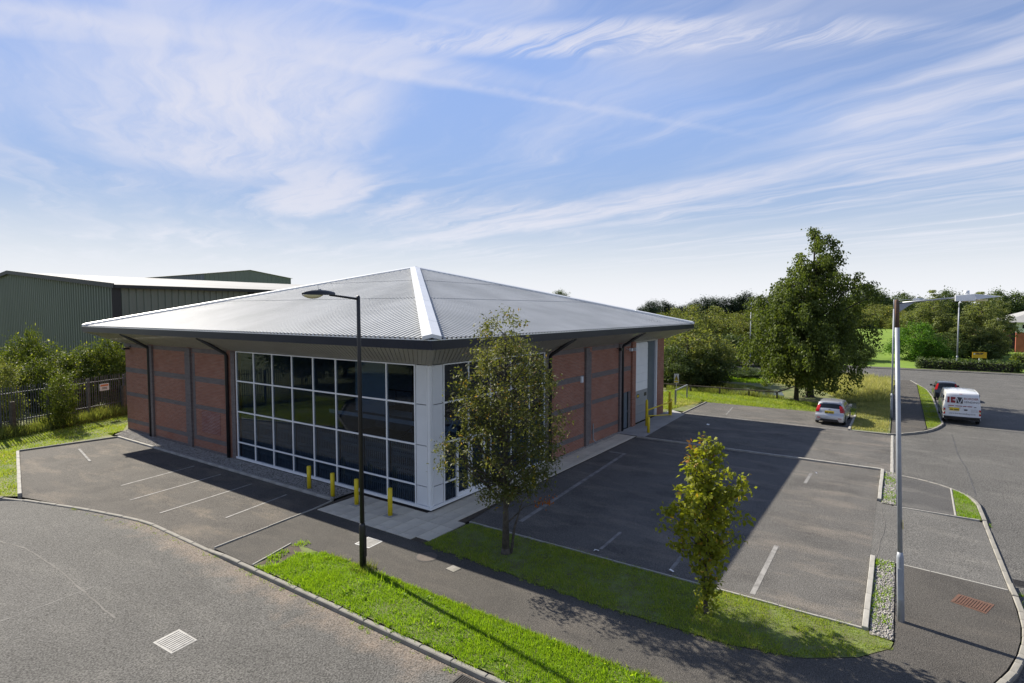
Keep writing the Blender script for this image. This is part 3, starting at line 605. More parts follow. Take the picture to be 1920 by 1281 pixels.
# curtain walling: sill with panes, mullions, transoms and corner panels as its pieces
YM = [12.715-1.5*i for i in range(9)]; XM = [.72, 2.18, 3.62, 5.1, 6.58, 7.92]
fl = MB(); fl.box(-.10, .06, .003, 12.80, .10, .20).build
sl = fl.build('window_wall', M['white'], bl)
sr = MB().box(-.10, 7.95, -.10, .0, .10, .20).build('window_wall', M['white'], bl)
MB().box(-.02, .06, -.02, 12.84, -.1, .099).build('plinth', M['black'], bl); MB().box(.062, 7.95, -.02, .06, -.1, .099).build('plinth', M['black'], bl)
for i, y in enumerate(YM): MB().box(-.045, .05, y-.03, y+.03, .201, ZW-.004).build('mullion', M['white'], sl)
for i in range(8):
    for z in Z[:4]:
        MB().box(-.04, .045, YM[i+1]+.032, YM[i]-.032, z-.03 if z < 5 else z-.05, z+.03 if z < 5 else z-.006).build('transom', M['white'], sl)
    for j in range(4):
        MB().box(-.004, .004, YM[i+1]+.03, YM[i]-.03, Z[j+1]+(.028 if j < 3 else 0), Z[j]-.028).build('pane', M['glass'], sl)
for i, x in enumerate(XM): MB().box(x-.03, x+.03, -.045, .05, .201, ZW-.004).build('mullion', M['white'], sr)
for i in range(5):
    for j, z in enumerate(Z[:4]):
        if j == 3 and i == 1: continue
        x0, x1 = XM[i]+.032, XM[i+1]-.032
        if j == 3 and i == 0: x1 = 1.40
        MB().box(x0, x1, -.04, .045, z-.03 if z < 5 else z-.05, z+.03 if z < 5 else z-.006).build('transom', M['white'], sr)
    for j in range(4):
        if j >= 2 and i in (0, 1): continue
        MB().box(XM[i]+.03, XM[i+1]-.03, -.004, .004, Z[j+1]+(.028 if j < 3 else 0), Z[j]-.028).build('pane', M['glass'], sr)
for z0, z1 in ((.2,.88), (.94,2.39)): MB().box(.75, 1.40, -.004, .004, z0, z1).build('pane', M['glass'], sr)
# entrance doors
dr = MB()
dr.box(1.42, 1.52, -.06, .05, .117, 2.39).box(2.26, 2.36, -.06, .05, .117, 2.39).box(3.10, 3.20, -.06, .05, .117, 2.39)
dr.box(1.524, 2.256, -.058, .048, 2.28, 2.388).box(2.364, 3.096, -.058, .048, 2.28, 2.388).box(1.524, 2.256, -.058, .048, .118, .33).box(2.364, 3.096, -.058, .048, .118, .33)
dd = dr.build('entrance_door', M['white'], bl)
for a, b in ((1.52,2.26),(2.36,3.10)): MB().box(a, b, -.004, .004, .33, 2.28).build('pane', M['glass'], dd)
MB().box(3.2, 3.59, -.004, .004, .20, 2.39).build('pane', M['glass'], sr)
MB().beam((2.22,-.10,.95), (2.22,-.10,1.35), .03).build('handle', M['galv'], dd); MB().box(2.55, 2.9, -.064, -.05, .18, .26).build('letter_plate', M['galv'], dd)
MB().beam((.80,.10,2.5), (2.12,.10,3.85), .05).build('wind_brace', M['white'], bl); MB().beam((2.25,.10,3.85), (3.6,.10,2.5), .05).build('wind_brace', M['white'], bl)
# white corner panels and post
zz = [ZW-.006, 3.925, 2.42, .91, .20]
for j in range(4):
    MB().box(-.03, .03, .13, .655, zz[j+1]+.015, zz[j]-.015).build('corner_panel', M['panelwhite'], sl)
    MB().box(.13, .655, -.03, .03, zz[j+1]+.015, zz[j]-.015).build('corner_panel', M['panelwhite'], sr)
MB().box(-.05, .03, .10, .128, .201, ZW-.006).box(.10, .128, -.05, .03, .201, ZW-.006).build('corner_post', M['white'], bl)
bevel(MB().box(-.055, .095, -.055, .095, .201, ZW-.004).build('corner_post', M['white'], bl), .03)
# folding grilles behind the lower panes
def lattice(span, fn, z0, z1):
    m = MB(); n = int(span/.11)
    for k in range(n+1):
        s = k*span/n; m.beam(fn(s, z0), fn(s, z1), .045, .045)
    rows = [(z0+.35, z0+.75), (z1-.6, z1-.2)] if z1-z0 > 1.5 else []
    rows += [(z0+1.0, z0+1.35)] if z1-z0 > 1.9 else []
    for a, b in rows:
        for k in range(n):
            s0, s1 = k*span/n, (k+1)*span/n; h = (b-a)/2
            for q in range(2):
                m.beam(fn(s0, a+q*h), fn(s1, a+q*h+h), .03, .03); m.beam(fn(s1, a+q*h), fn(s0, a+q*h+h), .03, .03)
    return m
for i in range(8): lattice(1.36, lambda s, z, y=YM[i+1]+.07: (.16, y+s, z), .16, 2.36).build('folding_grille', M['grille'], bl)
for i in range(5): lattice(1.3, lambda s, z, x=XM[i]+.07: (x+s, .16, z), .16, 2.36).build('folding_grille', M['grille'], bl)
# interior
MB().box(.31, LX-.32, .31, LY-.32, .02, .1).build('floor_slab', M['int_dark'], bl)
MB().box(9.0, 9.15, .31, 16, .1, 5.3).box(.31, 9.0, 13.0, 13.15, .1, 5.3).build('partition_wall', M['int_wall'], bl)
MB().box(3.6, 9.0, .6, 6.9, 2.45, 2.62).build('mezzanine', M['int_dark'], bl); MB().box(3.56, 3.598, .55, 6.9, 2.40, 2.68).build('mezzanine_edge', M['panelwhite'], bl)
MB().box(3.45, 3.75, 4.0, 4.3, .1, 5.3).box(3.45, 3.75, .9, 1.15, .1, 5.3).build('column', M['int_dark'], bl); MB().box(2.4, 2.5, 4.9, 6.9, 2.7, 5.2).build('partition_wall', M['panelwhite'], bl); MB().box(1.9, 1.98, .4, 8.2, 2.55, 2.72).build('balcony_edge', M['white'], bl)
rl = MB()
for z in (3.1, 3.6): rl.tube([(3.7,.7,z),(3.7,2.4,z)], .03, 6); rl.tube([(3.7,3.4,z),(3.7,6.6,z)], .03, 6)
for y in (.7,1.5,2.4,3.4,4.6,5.6,6.6): rl.tube([(3.7,y,2.62),(3.7,y,3.6)], .025, 6)
for dx in (0, .9): rl.tube([(3.55+dx,2.5,3.6),(2.6+dx,4.3,1.6)], .03, 6); rl.tube([(3.55+dx,2.5,3.1),(2.6+dx,4.3,1.1)], .025, 6)
rl.build('railing', M['black'], bl)
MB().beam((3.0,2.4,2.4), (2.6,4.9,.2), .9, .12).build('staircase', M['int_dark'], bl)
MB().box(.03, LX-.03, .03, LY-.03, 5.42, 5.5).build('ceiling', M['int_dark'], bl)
# roller door, side panel, personnel door
rd = MB().box(19.0, 21.76, .20, .26, 0, 5.25).build('sectional_door', M['white'], bl)
hs = [0.02, .55, 1.08, 2.08, 2.65, 3.2, 3.75, 4.3, 4.82, 5.2]
for k in range(len(hs)-1): MB().box(19.01, 21.75, .165, .199, hs[k]+.008, hs[k+1]-.008).build('door_section', M['doorgrey'] if k < 3 else M['white'], rd)
for x, c in ((19.85,'yellow'),(21.15,'black')): MB().box(x, x+.42, .155, .164, 1.62, 1.86).build('vision_panel', M['vinyl'], rd); MB().box(x+.05, x+.37, .150, .1545, 1.67, 1.81).build('vision_glass', M[c], rd)
MB().box(21.79, 23.02, .16, .22, 0, 5.28).build('side_panel', M['doorblue'], bl); MB().box(23.03, 23.18, .02, .2, 0, 5.3).build('door_jamb', M['white'], bl)
pd = MB().box(17.42, 18.05, .06, .11, .02, 2.26).build('personnel_door', M['doorblue'], bl); MB().box(17.36, 17.41, .0, .14, 0, 2.3).box(18.06, 18.11, .0, .14, 0, 2.3).build('door_frame', M['greendark'], bl)
MB().beam((17.95,.02,1.0),(17.95,.02,1.14),.03).build('handle', M['galv'], pd)
MB().box(19.0, 23.2, .0, .3, 5.3, ZW).build('lintel', M['soffit'], bl)
bevel(MB().box(11.6, 11.83, -.10, .02, 3.52, 3.86).build('alarm_box', M['lampwhite'], bl), .03)
for p in ((16.3,-.25,5.05),(17.75,-.3,4.95),(18.3,-.35,4.95)): MB().box(p[0]-.09,p[0]+.09,p[1]-.08,p[1]+.1,p[2]-.09,p[2]+.09).beam((p[0],p[1]+.05,p[2]),(p[0],.0,p[2]+.05),.03).build('flood_light', M['black'] if p[0]<17 else M['lampwhite'], bl)
MB().box(-.45,-.1,24.3,24.55,5.02,5.12).beam((-.2,24.42,5.1),(0,24.42,5.2),.04).build('camera_bracket', M['black'], bl)
MB().tube([(13.08,-.06,1.1),(13.08,-.06,.25),(13.12,-.2,.05)], .03, 6).build('waste_pipe', M['galv'], bl)
# eaves: soffit, fascia, gutter lip
ex0, ex1, ey0, ey1 = -OV, LX+OV, -OV, LY+OV; ZF = 6.10
def soff(nm, P):                                                  # ribbed sloping soffit between wall head and fascia foot
    m = MB(); a, b, c, d = [Vector(p) for p in P]; L = (b-a).length; n = int(L/.22); nn = (b-a).cross(d-a).normalized()
    if nn.z > 0: nn = -nn
    inn = (d-a); wlen = (c-d).length
    for k in range(n):
        for s0, s1, dep in ((0, .85, .0), (.85, .925, -.012), (.925, 1.0, -.012)):
            t0, t1 = (k+s0)/n, (k+s1)/n
            q = [a.lerp(b, t0), a.lerp(b, t1), d.lerp(c, t1), d.lerp(c, t0)]; q = [p + nn*dep for p in q]
            m.add(q, [(0,1,2,3)])
    return m.build(nm, M['soffit'], bl)
w0 = .0
soff('soffit', [(ex0+.02,ey0+.02,ZF),(ex0+.02,ey1-.02,ZF),(w0-.005,LY,ZW),(w0-.005,0,ZW)]); soff('soffit', [(ex0+.02,ey0+.02,ZF),(ex1-.02,ey0+.02,ZF),(LX,w0-.005,ZW),(0,w0-.005,ZW)])
soff('soffit', [(ex1-.02,ey0+.02,ZF),(ex1-.02,ey1-.02,ZF),(LX+.005,LY,ZW),(LX+.005,0,ZW)]); soff('soffit', [(ex0+.02,ey1-.02,ZF),(ex1-.02,ey1-.02,ZF),(LX,LY+.005,ZW),(0,LY+.005,ZW)])
for cx, cy, wx, wy in ((ex0,ey0,0,0),(ex1,ey0,LX,0),(ex0,ey1,0,LY)): MB().beam((cx+.04*(1 if cx<0 else -1),cy+.04*(1 if cy<0 else -1),ZF-.015),(wx,wy,ZW-.012),.14,.03).build('soffit_joint_cover', M['soffit'], bl)
for a in (MB().box(ex0, ex0+.05, ey0, ey1, ZF-.02, ZE-.02), MB().box(ex1-.05, ex1, ey0, ey1, ZF-.02, ZE-.02), MB().box(ex0+.052, ex1-.052, ey0, ey0+.05, ZF-.02, ZE-.02), MB().box(ex0+.052, ex1-.052, ey1-.05, ey1, ZF-.02, ZE-.02)): a.build('fascia', M['fascia'], bl)
for a in (MB().box(ex0-.012, ex0+.03, ey0-.012, ey1+.012, ZE-.018, ZE+.01), MB().box(ex1-.03, ex1+.012, ey0-.012, ey1+.012, ZE-.018, ZE+.01), MB().box(ex0+.032, ex1-.032, ey0-.012, ey0+.03, ZE-.018, ZE+.01), MB().box(ex0+.032, ex1-.032, ey1-.03, ey1+.012, ZE-.018, ZE+.01)): a.build('gutter_lip', M['roofcap'], bl)
for a in (MB().box(ex0+.05, ex0+.2, ey0+.05, ey1-.05, ZE-.16, ZE-.12), MB().box(ex0+.2, ex1-.2, ey0+.05, ey0+.2, ZE-.16, ZE-.12)): a.build('gutter', M['black'], bl)
# roof: four slopes of trapezoidal sheet, three tiers lapped
AP = Vector((LX/2, LY/2, ZA)); IN = .14
CN = [Vector((ex0+IN,ey0+IN,ZE+.02)), Vector((ex1-IN,ey0+IN,ZE+.02)), Vector((ex1-IN,ey1-IN,ZE+.02)), Vector((ex0+IN,ey1-IN,ZE+.02))]
def slope(a, b):
    e = (b-a); L = e.length; e.normalize(); up = AP-a; up -= e*up.dot(e); RUN = up.length; up.normalize(); nrm = e.cross(up).normalized()
    if nrm.z < 0: nrm = -nrm
    pa = (AP-a).dot(e)                                             # apex position along the eave
    prof = [(0,0),(.11,0),(.135,.065),(.215,.065),(.24,0)]; pitch = .24; n = int(L/pitch)
    tiers = [(-.005, .40), (.392, .70), (.692, 1.0)]
    root = None
    for ti, (f0, f1) in enumerate(tiers):
        m = MB(); lift = .018*ti
        for k in range(n):
            for q in range(4):
                s0, h0 = prof[q]; s1, h1 = prof[q+1]; s0 += k*pitch; s1 += k*pitch
                t0 = min(RUN*s0/pa, RUN*(L-s0)/(L-pa)) if 0 < s0 < L else 0; t1 = min(RUN*s1/pa, RUN*(L-s1)/(L-pa)) if 0 < s1 < L else 0
                lo = f0*RUN; hi0, hi1 = min(t0, f1*RUN), min(t1, f1*RUN)
                if hi0 <= lo and hi1 <= lo: continue
                hi0 = max(hi0, lo); hi1 = max(hi1, lo)
                o = nrm*lift
                m.add([a+e*s0+up*lo+nrm*h0+o, a+e*s1+up*lo+nrm*h1+o, a+e*s1+up*hi1+nrm*h1+o, a+e*s0+up*hi0+nrm*h0+o], [(0,1,2,3)])
        o = m.build('roof_slope' if root is None else 'roof_sheet_tier', M['roof'], bl if root is None else root)
        root = root or o
    pk = MB()                                                      # dark profile closers at the eave
    for k in range(n): c = a+e*(k*pitch+.18)-up*.03; pk.beam(c-e*.028+nrm*.012, c+e*.028+nrm*.012, .03, .03)
    pk.build('eave_closers', M['black'], root)['kind'] = 'stuff'
for i in range(4): slope(CN[i], CN[(i+1)%4])
def hipcap(c, nseg=9):
    d = (AP-c); L = d.length; h = Vector((d.x, d.y, 0)).normalized(); sd = Vector((-h.y, h.x, 0)); root = None
    for k in range(nseg):
        p = c+d*(k/nseg)-(d.normalized()*.05 if k == 0 else Vector()); q = c+d*((k+1)/nseg)+d.normalized()*.03; lf = Vector((0,0,.17+.004*(k % 2)))
        wd = .31; dz = Vector((0,0,-wd*.19)); th = Vector((0,0,-.12))
        vs = [p+sd*wd+dz+lf, p+lf+Vector((0,0,.015)), p-sd*wd+dz+lf, q+sd*wd+dz+lf, q+lf+Vector((0,0,.015)), q-sd*wd+dz+lf]; vs += [v+th for v in vs]
        m = MB().add(vs, [(0,1,4,3),(1,2,5,4),(6,9,10,7),(7,10,11,8),(0,3,9,6),(2,8,11,5),(0,6,7,1),(1,7,8,2),(3,4,10,9),(4,5,11,10)])
        o = m.build('hip_cap' if root is None else 'flashing_length', M['roofcap'], bl if root is None else root); root = root or o
for c in CN: hipcap(c)

# ------------------------------------------------------------------ street furniture
def lampL():
    t = thing('street_lamp', 'black painted street lamp column on the bright grass verge by the bays', 'street lamp', (-4.41,-1.47,.0))
    t.rotation_euler = (R(.25), R(-.45), 0)
    MB().tube([(0,0,-.2),(0,0,1.2),(0,0,1.26),(0,0,1.32)], [.098,.092,.085,.066], 14).build('base_section', M['black'], t, True)
    MB().box(-.03,.06,-.101,-.085,.35,.95).build('access_door', M['black'], t)
    MB().tube([(0,0,1.3),(0,0,7.72),(0,0,7.76)], [.066,.052,.03], 12).build('column', M['black'], t, True)
    MB().tube([(0,0,7.66),(-.35,0,7.70),(-.95,0,7.76)], [.035,.03,.028], 8).build('bracket_arm', M['black'], t, True)
    n = 12; P = []                                                 # lantern canopy
    for i in range(n+1):
        f = i/n; x = -.82-.95*f; r = .15*math.sin(math.pi*min(1, .12+.9*f))**.7 if f < 1 else .03; h = .13*math.sin(math.pi*min(1, .15+.8*f))**.6
        P.append([(x, r*math.cos(a), 7.76+h*max(0, math.sin(a))) for a in np.linspace(0, math.pi, 11)])
    MB().grid(P).build('lantern_canopy', M['black'], t, True)
    P = []
    for i in range(9):
        f = i/8; x = -1.2-.55*f; r = .135*math.sin(math.pi*(.08+.86*f))**.6; P.append([(x, r*math.cos(a), 7.755-.10*math.sin(math.pi*(.1+.8*f))*math.sin(a)) for a in np.linspace(0, math.pi, 9)])
    MB().grid(P).build('lantern_bowl', M['lens'], t, True)
    MB().tube([(-1.25,0,7.86),(-1.25,0,7.91)], .035, 8).tube([(-1.3,0,7.86),(-1.3,0,8.03)], .006, 4).build('photocell', M['galv'], t)
lampL()
def lampG(x, y, z, h, label, lean=(0,0), rz=0., arm=1.05, head='white', k=1., rusty=False, group=None):
    t = thing('street_lamp', label, 'street lamp', (x, y, z), rz, group); t.rotation_euler = (lean[0], lean[1], rz)
    MB().tube([(0,0,-.2),(0,0,1.55),(0,0,1.68)], [.098*k,.095*k,.068*k], 14).build('base_section', M['greycol'], t, True)
    MB().box(-.105*k,-.09*k,-.05,.05,.55,1.3).build('access_door', M['greycol'], t)
    MB().tube([(0,0,1.6),(0,0,h-.62)], [.068*k,.058*k], 12).build('column', M['greycol'], t, True)
    MB().tube([(0,0,h-.62),(0,0,h),(0,0,h+.02)], [.057*k,.055*k,.03], 12).build('column_top', M['rust'] if rusty else M['greycol'], t, True)
    MB().tube([(0,-.02,h-.06),(0,-arm-.1,h+.015)], .024*k, 8).build('bracket_arm', M['galv'], t, True)
    MB().add([(.006,-.05,h-.08),(.006,-.34,h-.045),(.006,-.05,h-.26),(-.006,-.05,h-.08),(-.006,-.34,h-.045),(-.006,-.05,h-.26)], [(0,1,2),(5,4,3),(0,3,4,1),(1,4,5,2),(2,5,3,0)]).build('arm_gusset', M['greycol'], t)
    a = arm; b = MB()
    for y0, y1, w0, w1, t0, t1, u0, u1 in ((-a, -a-.34, .10, .13, h+.06, h+.075, h-.07, h-.075), (-a-.34, -a-.75, .13, .04, h+.07, h+.0, h-.05, h-.012)):
        b.add([(-w0,y0,u0),(w0,y0,u0),(w0*.8,y0,t0),(-w0*.8,y0,t0),(-w1,y1,u1),(w1,y1,u1),(w1*.8,y1,t1),(-w1*.8,y1,t1)], [(0,1,2,3),(4,7,6,5),(0,4,5,1),(1,5,6,2),(2,6,7,3),(3,7,4,0)])
    bevel(b.build('lantern', M['lampwhite'], t), .012)
    MB().tube([(0,-a-.2,h+.06),(0,-a-.2,h+.15)], .05, 10).build('photocell', M['lampwhite'], t, True)
    MB().box(-.06,.06,-a-.55,-a-.12,h-.085,h-.052).build('lens', M['lens'], t)
    if rusty: MB().box(-.062,.062,-.0685,-.06,2.25,2.42).build('number_label', M['yellow'], t)
    return t
lampG(.95,-14.12,0,7.58, 'tall pale grey street lamp with rusty top beside the gravel bed', (R(-2.35),R(-1.75)), rusty=True, k=.78)
lampG(31.6,-13.6,0,8.1, 'thin grey street lamp between the rough grass and side footpath', (R(-.6),R(-.5)), k=.8)
lampG(75.6,-20,0,8.4, 'pale street lamp in front of the clipped hedge across the road', (R(.0),R(-.2)), rz=R(-90), k=1.15)
lampG(62.6,2.0,-.02,8.3, 'slender street lamp seen between the willow scrub and birches', rz=R(100), k=.9)
p = far(1938, 84); lampG(p[0], p[1], 0, 8.9, 'street lamp by the drive of the red brick office', rz=R(60), arm=1.0)
# bollards
def bollard(x, y, h, label, group=None):
    t = thing('bollard', label, 'bollard', (x, y, .016), 0, group)
    MB().tube([(0,0,-.1),(0,0,h-.012),(0,0,h)], [.084,.084,.07], 18).build('post', M['yellow'], t, True)
    MB().box(-.2,.2,-.2,.2,-.03,.006).build('footing', M['pad'], t)
LB = 'yellow steel bollard standing in front of the '
bollard(-.86,5.95,.95, LB+'long glass wall, in the gravel'); bollard(-.95,4.33,.95, LB+'glass wall where gravel meets slabs')
bollard(-.99,2.87,.97, LB+'glass wall behind the black lamp'); bollard(-1.08,.96,.99, LB+'glass wall nearest the white corner panels')
bollard(4.47,-1.6,.95, 'yellow steel bollard beside the slabs behind the reddening tree'); bollard(17.4,-1.6,.95, 'short yellow bollard on the concrete pad beside the yellow gate')
g = thing('barrier_gate', 'yellow tubular swing barrier on two posts before the roller door', 'barrier', (19.3,-.75,.012))
MB().tube([(0,0,0),(0,0,1.55),(0,0,1.68)], [.085,.085,.05], 14).build('post', M['yellow'], g, True)
MB().tube([(4.7,0.12,0),(4.7,.12,1.62)], .085, 14).build('post', M['yellow'], g, True)
MB().tube([(.1,0,.98),(3.9,-.25,1.05),(4.6,-.05,1.12)], .045, 8).build('top_rail', M['yellow'], g, True); MB().tube([(.1,0,.62),(3.9,-.25,.14),(4.6,-.05,.2)], .032, 8).build('brace', M['yellow'], g, True)
MB().beam((3.9,-.25,.1),(3.9,-.25,1.08),.12,.06).beam((4.55,-.05,.12),(4.55,-.05,1.12),.10,.06).build('upright', M['yellow'], g)
MB().beam((.09,0,.5),(.09,0,1.05),.09,.12).build('hinge', M['yellow'], g)
h = thing('handrail', 'galvanised steel hoop rail on the grass by the loading pad', 'railing', (28.2,.35,0))
MB().beam((0,0,-.1),(0,0,1.1),.10).build('post', M['galv'], h); MB().beam((3.7,.25,-.1),(3.7,.25,1.1),.10).build('post', M['galv'], h); MB().beam((-.05,0,1.15),(3.75,.25,1.15),.10).build('top_rail', M['galv'], h)
s = thing('warning_sign', 'white sign with yellow warning triangle on a thin post', 'sign', (29.6,.75,0), R(-93))
MB().tube([(0,.02,0),(0,.02,2.25)], .03, 8).build('post', M['galv'], s); MB().box(-.2,.2,-.012,.0,1.55,2.3).build('sign_plate', M['lampwhite'], s)
MB().add([(-.17,-.016,1.78),(.17,-.016,1.78),(0,-.016,2.2)], [(0,1,2)]).build('triangle_border', M['vinyl'], s); MB().add([(-.12,-.019,1.81),(.12,-.019,1.81),(0,-.019,2.12)], [(0,1,2)]).build('triangle', M['yellow'], s)
MB().box(-.17,.17,-.016,-.0125,1.6,1.73).build('caption_panel', M['yellow'], s); MB().box(-.02,.02,-.023,-.0195,1.85,2.0).build('symbol', M['vinyl'], s)
# timber knee rail by the pond
kr = thing('knee_rail', 'low weathered timber knee rail along the pond edge', 'fence', (36.2,0,0)); ky = [9.5, 6.9, 4.3, 1.6, -.95, -3.4, -5.6]
for i, y in enumerate(ky): MB().box(-.06,.06,y-.06,y+.06,-.1,.52).build('post', M['wood'], kr)
for a, b in zip(ky, ky[1:]): MB().beam((-.02,a-.004,.56),(-.02,b+.004,.56),.09,.09).build('rail', M['wood'], kr)
MB().beam((.0,-5.61,.56),(3.6,-7.0,.95),.09).build('rail', M['wood'], kr)
k2 = thing('knee_rail', 'far timber rail on the bank beyond the pond', 'fence', (54,0,0))
for y in (-4,-1,2,5,8): MB().box(-.06,.06,y-.06,y+.06,0,.55).build('post', M['wood'], k2)
MB().beam((0,-4,.6),(0,8,.6),.1).build('rail', M['wood'], k2)
# pond
struct(sheet('pond', [(37.6,5),(37.8,-3),(38.4,-5.8),(41,-5.2),(44,-2),(45,5)], .0, M['water']))
# palisade fence behind the bays
pf = thing('palisade_fence', 'grey steel palisade fence below the shrubs behind the parking bays', 'fence')
FA, FB = np.array((-15.2,24.6)), np.array((4.6,33.0)); fd = (FB-FA)/np.linalg.norm(FB-FA); FL = np.linalg.norm(FB-FA)
M['fence'] = mat('dull_steel', (.11,.12,.135), .6, .0, (.075,.08,.09), 2.)
pale = MB().add([(-.03,0,0),(0,-.012,0),(.03,0,0),(-.03,0,2.3),(0,-.012,2.42),(.03,0,2.3)], [(0,1,4,3),(1,2,5,4)]).mesh('pale', M['fence'])
an = math.atan2(fd[1], fd[0])
for k in range(int(FL/.155)):
    q = FA+fd*k*.155; place('pale', pale, pf, (q[0], q[1], .5), (random.uniform(-.012,.012), random.uniform(-.012,.012), an))
for zz_ in (.85, 2.5): MB().beam((*FA, zz_), (*FB, zz_), .05).build('rail', M['fence'], pf)
postm = MB().box(-.05,.05,.03,.13,-.4,2.25).mesh('post', M['fence'])
for k in range(8): q = FA+fd*k*2.75; place('post', postm, pf, (q[0], q[1], .5), an)
for x, y in ((-4.51,29.0),(-1.05,30.75),(2.3,31.75)):
    o = MB().box(-.1,.1,-.1,.1,-.1,2.0).build('timber_post', M['wood'], None, False, (x, y, 0), an)
    tag(o, {-4.51: 'brown timber post at the drooping shrub end of the palisade', -1.05: 'brown timber post behind the lone pale shrub', 2.3: 'brown timber post between the fence notice and the brick wall'}[x], 'post')
sg = thing('fence_sign', 'small pale notice fixed high on the palisade fence', 'sign', (*(FA+fd*17.6), 2.05), an)
MB().box(-.36,.36,-.06,-.045,-.22,.25).build('sign_plate', M['lampwhite'], sg); MB().box(-.3,.3,-.064,-.0605,.08,.2).build('header_print', mat('orange_print', (.6,.2,.08), .7), sg)
for z_ in (-.02,-.1): MB().box(-.2,.2,-.064,-.0605,z_-.02,z_+.02).build('print_line', M['vinyl'], sg)
# litter
for i, (x, y, r) in enumerate(((1328,797,.16),(1530,888,.06),(1258,1072,.09),(1118,1034,.1))):
    q = at(x, y); o = MB().add([(-r,-.4*r,.01),(r*.3,-.6*r,.05),(r,.1*r,.012),(.4*r,.6*r,.07),(-.8*r,.5*r,.02)], [(0,1,4),(1,2,3),(1,3,4)]).build('litter', M['paper'], None, False, (q[0], q[1], .006), i*.8)
    tag(o, ['crumpled white paper lying in the shaded rear yard','white scrap on the sunlit edge of the car park','pale scrap lying behind the small green tree','white scrap lying on the car park near the flush edging'][i], 'litter')
# yellow board by the hedge
yb = thing('notice_board', 'orange yellow board on a post above the clipped hedge', 'sign', (77.6,-22.35,0), R(-83))
MB().tube([(.0,.05,0),(.0,.05,1.4)], .06, 8).build('post', M['lampwhite'], yb); MB().box(-.72,.72,-.03,.03,1.35,2.1).build('board', mat('orange_board', (.72,.40,.01), .6), yb)
for x0, x1, z0, z1 in ((-.4,.0,1.9,2.02),(.04,.38,1.9,2.02),(-.4,.3,1.78,1.84)): MB().box(x0,x1,-.036,-.031,z0,z1).build('print_line', M['vinyl'], yb)
MB().box(-.6,-.45,-.036,-.031,1.78,1.95).build('print_patch', M['lampwhite'], yb)

# ------------------------------------------------------------------ buildings behind
def ribbed(m, a, b, z0, z1f, pitch=.33, d=.04):                     # ribbed cladding from a to b, top given by function of t
    a = Vector((*a, 0)); b = Vector((*b, 0)); L = (b-a).length; e = (b-a).normalized(); n = Vector((e.y, -e.x, 0)); k = int(L/pitch)
    for i in range(k):
        for s0, s1, d0, d1 in ((0,.6,0,0),(.6,.68,0,d),(.68,.92,d,d),(.92,1,d,0)):
            t0, t1 = (i+s0)/k, (i+s1)/k; p = a.lerp(b, t0)+n*d0; q = a.lerp(b, t1)+n*d1
            m.add([(p.x,p.y,z0),(q.x,q.y,z0),(q.x,q.y,z1f(t1)),(p.x,p.y,z1f(t0))], [(0,1,2,3)])
    return m
sh = thing('warehouse_shed', 'large olive green ribbed metal warehouse behind the shrubs', 'building')
x0, y0, yr, y2, ze_, zr = 6.4, 43.4, 72.0, 100.6, 9.6, 11.85; x1 = 58
gz = lambda t: ze_+(zr-ze_)*(1-abs(2*t-1))
ribbed(MB(), (x0, y2), (x0, y0), -.1, gz, .6, .1).build('gable_wall', M['green'], sh); ribbed(MB(), (x0, y0), (x1, y0), -.1, lambda t: ze_-.05, .6, .1).build('side_wall', M['green'], sh)
MB().add([(x0-.3,y0-.5,ze_),(x1,y0-.5,ze_),(x1,yr,zr+.05),(x0-.3,yr,zr+.05),(x0-.3,y0-.5,ze_-.15),(x1,y0-.5,ze_-.15),(x1,yr,zr-.1),(x0-.3,yr,zr-.1)], [(0,1,2,3),(4,7,6,5),(0,4,5,1),(0,3,7,4)]).build('roof', M['shedroof'], sh)
MB().add([(x0-.3,yr+.01,zr+.05),(x1,yr+.01,zr+.05),(x1,y2+.5,ze_),(x0-.3,y2+.5,ze_)], [(0,1,2,3)]).build('roof', M['shedroof'], sh)
MB().beam((x0-.34,y0-.5,ze_-.05),(x0-.34,yr,zr),.08,.42).beam((x0-.34,yr,zr),(x0-.34,y2+.5,ze_-.05),.08,.42).build('verge_trim', M['greendark'], sh)
MB().beam((x0-.3,y0-.56,ze_-.1),(x1,y0-.56,ze_-.1),.12,.3).build('gutter', M['greendark'], sh)
for x in (x0-.02, x0+12.6, x0+26): MB().box(x-.35,x+.35,y0-.12,y0-.045,-.1,ze_-.06).build('corner_flashing', M['greendark'], sh)
MB().box(x0-.09,x0-.03,y0-.1,y0+.7,-.1,ze_-.06).build('corner_flashing', M['greendark'], sh)
s2 = thing('distant_shed', 'blue grey shed with olive gable rising behind the green warehouse', 'building')
cx, cy = far(382, 125); xe = far(500, 125)[0]; zc = zpx(514, 125); wz = 22
ribbed(MB(), (cx, cy+150), (cx, cy), 0, lambda t: zc, 1.0, .08).build('side_wall', M['bluegrey'], s2)
ribbed(MB(), (cx, cy), (cx+wz, cy), 0, lambda t: zc+.05+1.3*(1-abs(2*t-1)), 1.0, .08).build('gable_wall', M['green'], s2)
MB().add([(cx-.4,cy-.4,zc),(cx-.4,cy+150,zc),(cx+wz/2,cy+150,zc+1.5),(cx+wz/2,cy-.4,zc+1.5),(cx+wz+.4,cy-.4,zc),(cx+wz+.4,cy+150,zc)], [(0,3,2,1),(3,4,5,2)]).build('roof', M['shedroof'], s2)
MB().box(cx-.2,cx+.3,cy-.2,cy+.3,0,zc-.1).build('corner_flashing', M['bluegrey'], s2)
